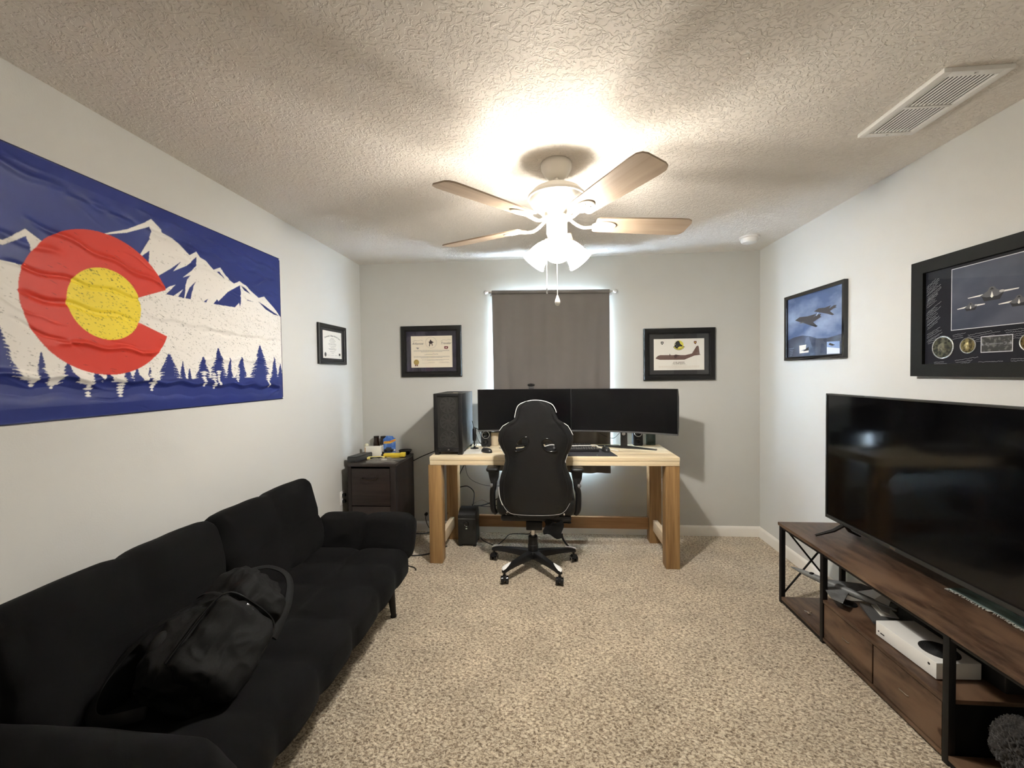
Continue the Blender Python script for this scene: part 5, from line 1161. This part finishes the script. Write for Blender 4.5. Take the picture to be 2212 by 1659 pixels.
# ================================================================== TV STAND
ts = thing('tv_stand', 'long rustic brown media stand with black metal frame and cross brace by the right wall', 'tv stand', (1.6,1.93,0))
TX0, TX1, TZ = 1.415, 1.790, .492
TY = (2.668, 2.284, 1.604, 1.210)
MB().box((TX0-.006,TY[3]-.014,TZ-.018),(TX1,TY[0]+.006,TZ), .0015).build('top_board', RUSTIC, ts)
pw = .024
for y in TY:
    for x in (TX0, TX1-pw-.004):
        ye = y-pw if y != TY[3] else y
        MB().box((x,y-pw,0),(x+pw,y,TZ-.0185), .001).build('post', BLKMETAL, ts)
    MB().box((TX0+pw,y-pw+.004,TZ-.036),(TX1-pw-.004,y-.004,TZ-.019)).build('cross_rail', BLKMETAL, ts)
for x in (TX0+.003, TX1-pw-.001):
    for a, b_ in ((0,1),(1,2),(2,3)): MB().box((x,TY[b_],TZ-.034),(x+.018,TY[a]-pw,TZ-.019)).build('top_rail', BLKMETAL, ts)
for y in (TY[0]-.012, TY[3]-.012):
    m = MB(); m.tube([(TX0+.02,y-.004,.470),(TX1-.03,y-.004,.050)], .0055, 8); m.tube([(TX0+.02,y+.005,.050),(TX1-.03,y+.005,.470)], .0055, 8); m.build('cross_brace', BLKMETAL, ts)
for a, b_ in ((0,1),(2,3)):
    MB().box((TX0+.001,TY[b_],.022),(TX1-.006,TY[a]-pw-.0,.040), .001).build('lower_shelf', RUSTIC, ts)
    m = MB(); m.box((TX0+.001,TY[b_],.006),(TX0+.018,TY[a]-pw,.0215)); m.box((TX1-.024,TY[b_],.006),(TX1-.006,TY[a]-pw,.0215)); m.build('shelf_rail', BLKMETAL, ts)
MB().box((TX0+.001,TY[2]-.008,.216),(TX1-.006,TY[1]-pw-.001,.232), .001).build('middle_shelf', RUSTIC, ts)
MB().box((TX0+.001,TY[2]+.002,.018),(TX1-.006,TY[1]-pw-.001,.032)).build('drawer_floor', RUSTIC, ts)
ymid = (TY[1]-pw+TY[2])/2
for a, b_ in ((TY[1]-pw-.004,ymid+.004),(ymid-.004,TY[2]+.006)):
    d = MB(); d.box((TX0+.004,b_,.036),(TX0+.020,a,.212), .0015); d.box((TX0+.02,b_+.008,.045),(TX1-.03,a-.008,.190)); do = d.build('drawer', RUSTIC, ts)
    pm = MB(); yc = (a+b_)/2; pm.tube([(TX0+.003,yc-.022,.125),(TX0-.002,yc-.018,.125),(TX0-.002,yc+.018,.125),(TX0+.003,yc+.022,.125)], .0018, 6); pm.build('pull', mat('dull_pull', (.25,.22,.18), .4, .6), do)
MB().box((TX0+.004,TY[2]-.006,.024),(TX1-.010,TY[2]+.001,.214)).build('end_panel', BLKMETAL, ts)

# ---- television
tvl = Vector((1.612,2.548)); tvr = Vector((1.620,1.300)); dv = (tvr-tvl); TVW = dv.length; ang = math.atan2(dv.y, dv.x)
# local frame: +x along the screen to the right as seen, -y... towards the viewer is local -y
tv = thing('television', 'large black flat screen television on the rustic stand', 'television', (tvl.x,tvl.y,TZ), ang, world=False)
tz0, tz1 = .079, .797
m = MB(); m.box((0,.002,tz0),(TVW,.030,tz1), .006); m.box((.12,.028,tz0+.05),(TVW-.12,.075,tz0+.42), .015); m.build('tv_housing', mat('tv_black', (.010,.010,.010), .4), tv)
m = MB()
for lo, hi in (((0,tz0),(.009,tz1)),((TVW-.009,tz0),(TVW,tz1)),((.009,tz1-.009),(TVW-.009,tz1)),((.009,tz0),(TVW-.009,tz0+.020))): m.box((lo[0],-.006,lo[1]),(hi[0],.003,hi[1]), .002)
m.build('bezel', mat('tv_bezel', (.030,.030,.028), .25), tv)
MB().box((.009,-.0015,tz0+.020),(TVW-.009,.002,tz1-.009)).build('screen', mat('tv_glass', (.0016,.0016,.0019), .10, spec=.28), tv)
MB().box((.455,-.0068,tz0+.006),(.485,-.0055,tz0+.014), .0005).build('logo_badge', CHROME, tv)
for x in (.135, TVW-.135):
    for s_, yy in ((-1,-.125),(1,.110)):
        f = MB(); f.tube([(x,.012,tz0+.004),(x-.006,yy*.35,tz0-.034),(x-.030*(1 if x<.5 else -1),yy,.0075)], [.014,.012,.0075], 10, flat=.8); f.build('foot', GLOSSB, tv)

# ---- on the stand
CW = mat('console_white', (.80,.79,.76), .45)
cs = rt('game_console', 'slim white game console with a round black vent lying flat on the middle shelf', 'game console', 1.548, 1.835, .232, R(2.5))
L2, W2 = .139, .083
m = MB(); m.box((-W2,-L2,.004),(W2,L2,.067), .003); m.build('console_body', CW, cs)
m = MB(); m.lathe([(0,.0676),(.060,.0676),(.0615,.0671)], (-.0,-.062,0), 48); 
m.build('round_vent', mat('vent_black', (.008,.008,.008), .6), cs)
for k in range(9):
    rr = .010+.0055*k; v_ = MB(); v_.lathe([(rr,.0677),(rr+.001,.0684),(rr+.002,.0677)], (-.0,-.062,0), 40); v_.build('vent_ring', BLACK, cs)
m = MB(); m.box((-W2-.0006,L2-.045,.022),(-W2+.001,L2-.025,.027)); m.box((-W2-.0006,L2-.018,.024),(-W2+.001,L2-.012,.030)); m.build('front_port', INK, cs)
m = MB(); m.lathe([(0,.001),(.0045,.001),(.005,0)], seg=16, mtx=Matrix.Translation((-W2,-L2+.030,.046)) @ Matrix.Rotation(-pi/2,4,'Y')); m.build('power_button', INK, cs)
for x in (-.06,.06):
    for y in (-.11,.11): MB().cyl((x,y,0),(x,y,.0045), .008).build('rubber_foot', BLACK, cs)

MGL = ('dark thin magazine at the bottom of the short stack behind the game console', 'slate grey magazine in the middle of the short stack behind the game console', 'small white booklet on top of the magazine stack behind the game console')
for k, (dx, dy, rz, mm) in enumerate(((0,0,-.30,mat('dark_cover', (.05,.05,.055), .35)),(.004,.006,-.34,mat('grey_cover', (.09,.09,.088), .35)),(.040,.026,-.27,PAPER))):
    sz = (.035,.05) if k == 2 else (.055,.085)
    mg = thing('magazine' if k < 2 else 'booklet', MGL[k], 'magazine' if k < 2 else 'booklet', (1.590+dx,2.120+dy,.232+.0045*k), 0, 'magazines on the middle shelf' if k < 2 else None)
    Mx = Matrix.Translation((1.590+dx,2.120+dy,.232+.0045*k)) @ Matrix.Rotation(rz,4,'Z'); MB().box((-sz[0],-sz[1],0),(sz[0],sz[1],.004), .0008, mtx=Mx).build('cover', mm, mg)
bx = rt('black_box', 'matte black box filling the middle shelf behind the white console', 'box', 1.712, 1.868, .232, R(0))
MB().box((-.058,-.235,0),(.058,.235,.19), .008).build('box_body', mat('router_black', (.010,.010,.010), .55), bx)
# model plane
GM = mat('model_grey', (.16,.165,.165), .45, noise=(26,(.10,.10,.10),.45,.65)); GM2 = mat('model_pale_grey', (.27,.265,.25), .45)
pl = thing('model_aircraft', 'grey model bomber aircraft perched on the middle shelf, nose over the end bay', 'model plane', (1.50,2.28,.232))
m = MB(); path = [(1.350,2.435,.288),(1.372,2.425,.288),(1.40,2.405,.286),(1.435,2.375,.283),(1.475,2.325,.280),(1.53,2.268,.278),(1.60,2.205,.276),(1.66,2.150,.276)]
path = [Vector((1.390,2.500,.292)),Vector((1.402,2.480,.292)),Vector((1.420,2.450,.290)),Vector((1.448,2.405,.287)),Vector((1.490,2.335,.283)),Vector((1.545,2.245,.280)),Vector((1.60,2.155,.279)),Vector((1.64,2.09,.280))]
m.tube(path, [.002,.007,.012,.016,.018,.018,.013,.004], 14); m.build('fuselage', GM, pl)
d_ = (path[6]-path[3]).normalized(); sdv = Vector((-d_.y,d_.x,0)) 
def wing(o_, ln, sweep, c0, c1, mm, nm, s_):
    f = MB(); a = o_; tipp = o_+sdv*s_*ln+d_*sweep
    P = [a-d_*c0/2, tipp-d_*c1/2, tipp+d_*c1/2, a+d_*c0/2]; A = [f.b.verts.new(p+Vector((0,0,.003))) for p in P]; B = [f.b.verts.new(p-Vector((0,0,.003))) for p in P]
    f.b.faces.new(A); f.b.faces.new(B[::-1])
    for k in range(4): f.b.faces.new((A[k],B[k],B[(k+1)%4],A[(k+1)%4]))
    f.build(nm, mm, pl)
for s_ in (1, -1):
    wing(path[4]+d_*.02, .145, .09, .15, .05, GM, 'wing', s_); wing(path[6]+d_*.02, .065, .04, .06, .03, GM2, 'tailplane', s_)
f = MB(); q = path[6]; P = [q-d_*.02, q+d_*.045, q+d_*.06+Vector((0,0,.065)), q+d_*.03+Vector((0,0,.065))]; A = [f.b.verts.new(p+sdv*.002) for p in P]; B = [f.b.verts.new(p-sdv*.002) for p in P]; f.b.faces.new(A); f.b.faces.new(B[::-1])
for k in range(4): f.b.faces.new((A[k],B[k],B[(k+1)%4],A[(k+1)%4]))
f.build('tail_fin', GM2, pl)
for s_ in (1,-1): m = MB(); q = path[4]+d_*.03+sdv*s_*.045-Vector((0,0,.012)); m.tube([q-d_*.035,q+d_*.035], [.009,.007], 12); m.build('engine', GM2, pl)
m = MB(); q = path[3]+Vector((0,0,.013)); m.ball(tuple(q), .011, None, 12, sc=(1.2,1.2,.6)); m.build('cockpit', GLOSSB, pl)
m = MB(); m.cyl((1.52,2.262,.238),(1.505,2.30,.270), .004, .004); m.lathe([(0,.232),(.035,.232),(.033,.238),(0,.240)], (1.52,2.225,0), 24); m.build('display_stand', GLOSSB, pl)
cable('grey cable coiled on the middle shelf behind the model plane', [(1.62,2.24,.240),(1.68,2.20,.262),(1.73,2.17,.250),(1.70,2.14,.238),(1.64,2.16,.240),(1.62,2.20,.237),(1.69,2.225,.240),(1.76,2.20,.240)], .003, mat('grey_cable', (.14,.13,.12), .5))
ff = thing('small_metal_figure', 'tiny metal figure on the low shelf at the far end of the stand', 'figurine', (1.468,2.465,.040))
m = MB(); m.ball((1.468,2.465,.045), .008, None, 12, sc=(1,1.4,.6)); m.ball((1.474,2.455,.055), .005, None, 10); m.build('figure_body', mat('dull_brass', (.30,.24,.18), .35, .6), ff); m = MB(); m.tube([(1.457,2.486,.046),(1.470,2.466,.046),(1.474,2.446,.044)], .0022, 6); m.build('bright_arm', CHROME, ff)
# cloth under the TV
def sc_(u, v): return Vector((1.676+.075*v+.008*sin(u*9)*v, 1.89-.62*u, TZ+.0008+.010*(1-v)**2*abs(sin(u*14))*.5+.005*v*abs(sin(u*31+v*3))))
sf = MB(); sf.grid(sc_, 60, 8); sf.build('scarf_cloth', mat('green_scarf', (.20,.28,.26), .9, noise=((20,6,20),(.05,.08,.07),.4,.65)), None)
so = bpy.data.objects['scarf_cloth']; so.name = 'green_scarf'; tag(so, 'narrow green cloth with a white fringe lying under the television', 'cloth')
fr_ = MB(); r5 = random.Random(8)
for k in range(190):
    u = k/190; p = sc_(u, 0); dy = r5.uniform(-.016,.004); fr_.tube([p+Vector((.004,0,.0008)), p+Vector((-.004,dy*.5,.0018)), p+Vector((-.010-r5.random()*.004,dy,.0012))], .0009, 4)
fo = fr_.build('fringe', mat('fringe_white', (.72,.72,.66), .8), so); fo['kind'] = 'stuff'
# furry grey thing on the low shelf, near end
FUR = mat('grey_fur', (.030,.026,.023), 1.0, noise=(38,(.012,.010,.009),.4,.62), sheen=.2)
ft = thing('plush_toy', 'furry grey plush slumped on the low shelf at the near end of the stand', 'plush toy', (1.60,1.42,.040))
def furry(p): return p+p.normalized()*(mnoise.noise(p*30)*.010+mnoise.noise(p*110)*.009+mnoise.noise(p*240)*.007)
cushion((.11,.16,.20), .050, ((),(),()), .01, .05, (60,68,80), Matrix.Translation((1.562,1.475,.148)) @ Matrix.Rotation(R(28),4,'X') @ Matrix.Rotation(R(-16),4,'Y'), furry).build('plush_body', FUR, ft, 80)
cushion((.09,.10,.07), .033, ((),(),()), .008, .05, (20,20,16), Matrix.Translation((1.520,1.400,.080)) @ Matrix.Rotation(R(18),4,'Z'), furry).build('paw', mat('pale_grey_fur', (.055,.050,.043), 1.0, noise=(38,(.02,.018,.016),.4,.62)), ft, 80)
m = MB(); m.ball((1.490,1.362,.075), .012, None, 12, sc=(1,1,.7)); m.build('white_tuft', PAPER, ft)
cl = rt('folded_blue_cloth', 'dark blue folded cloth behind the plush on the low shelf', 'cloth', 1.71, 1.44, .040, 0)
cushion((.10,.22,.11), .03, ((),(),()), .008, .05, (10,18,10), Matrix.Translation((0,0,.062)), lump2).build('cloth_fold', mat('navy_cloth', (.012,.014,.035), .9), cl, 80)
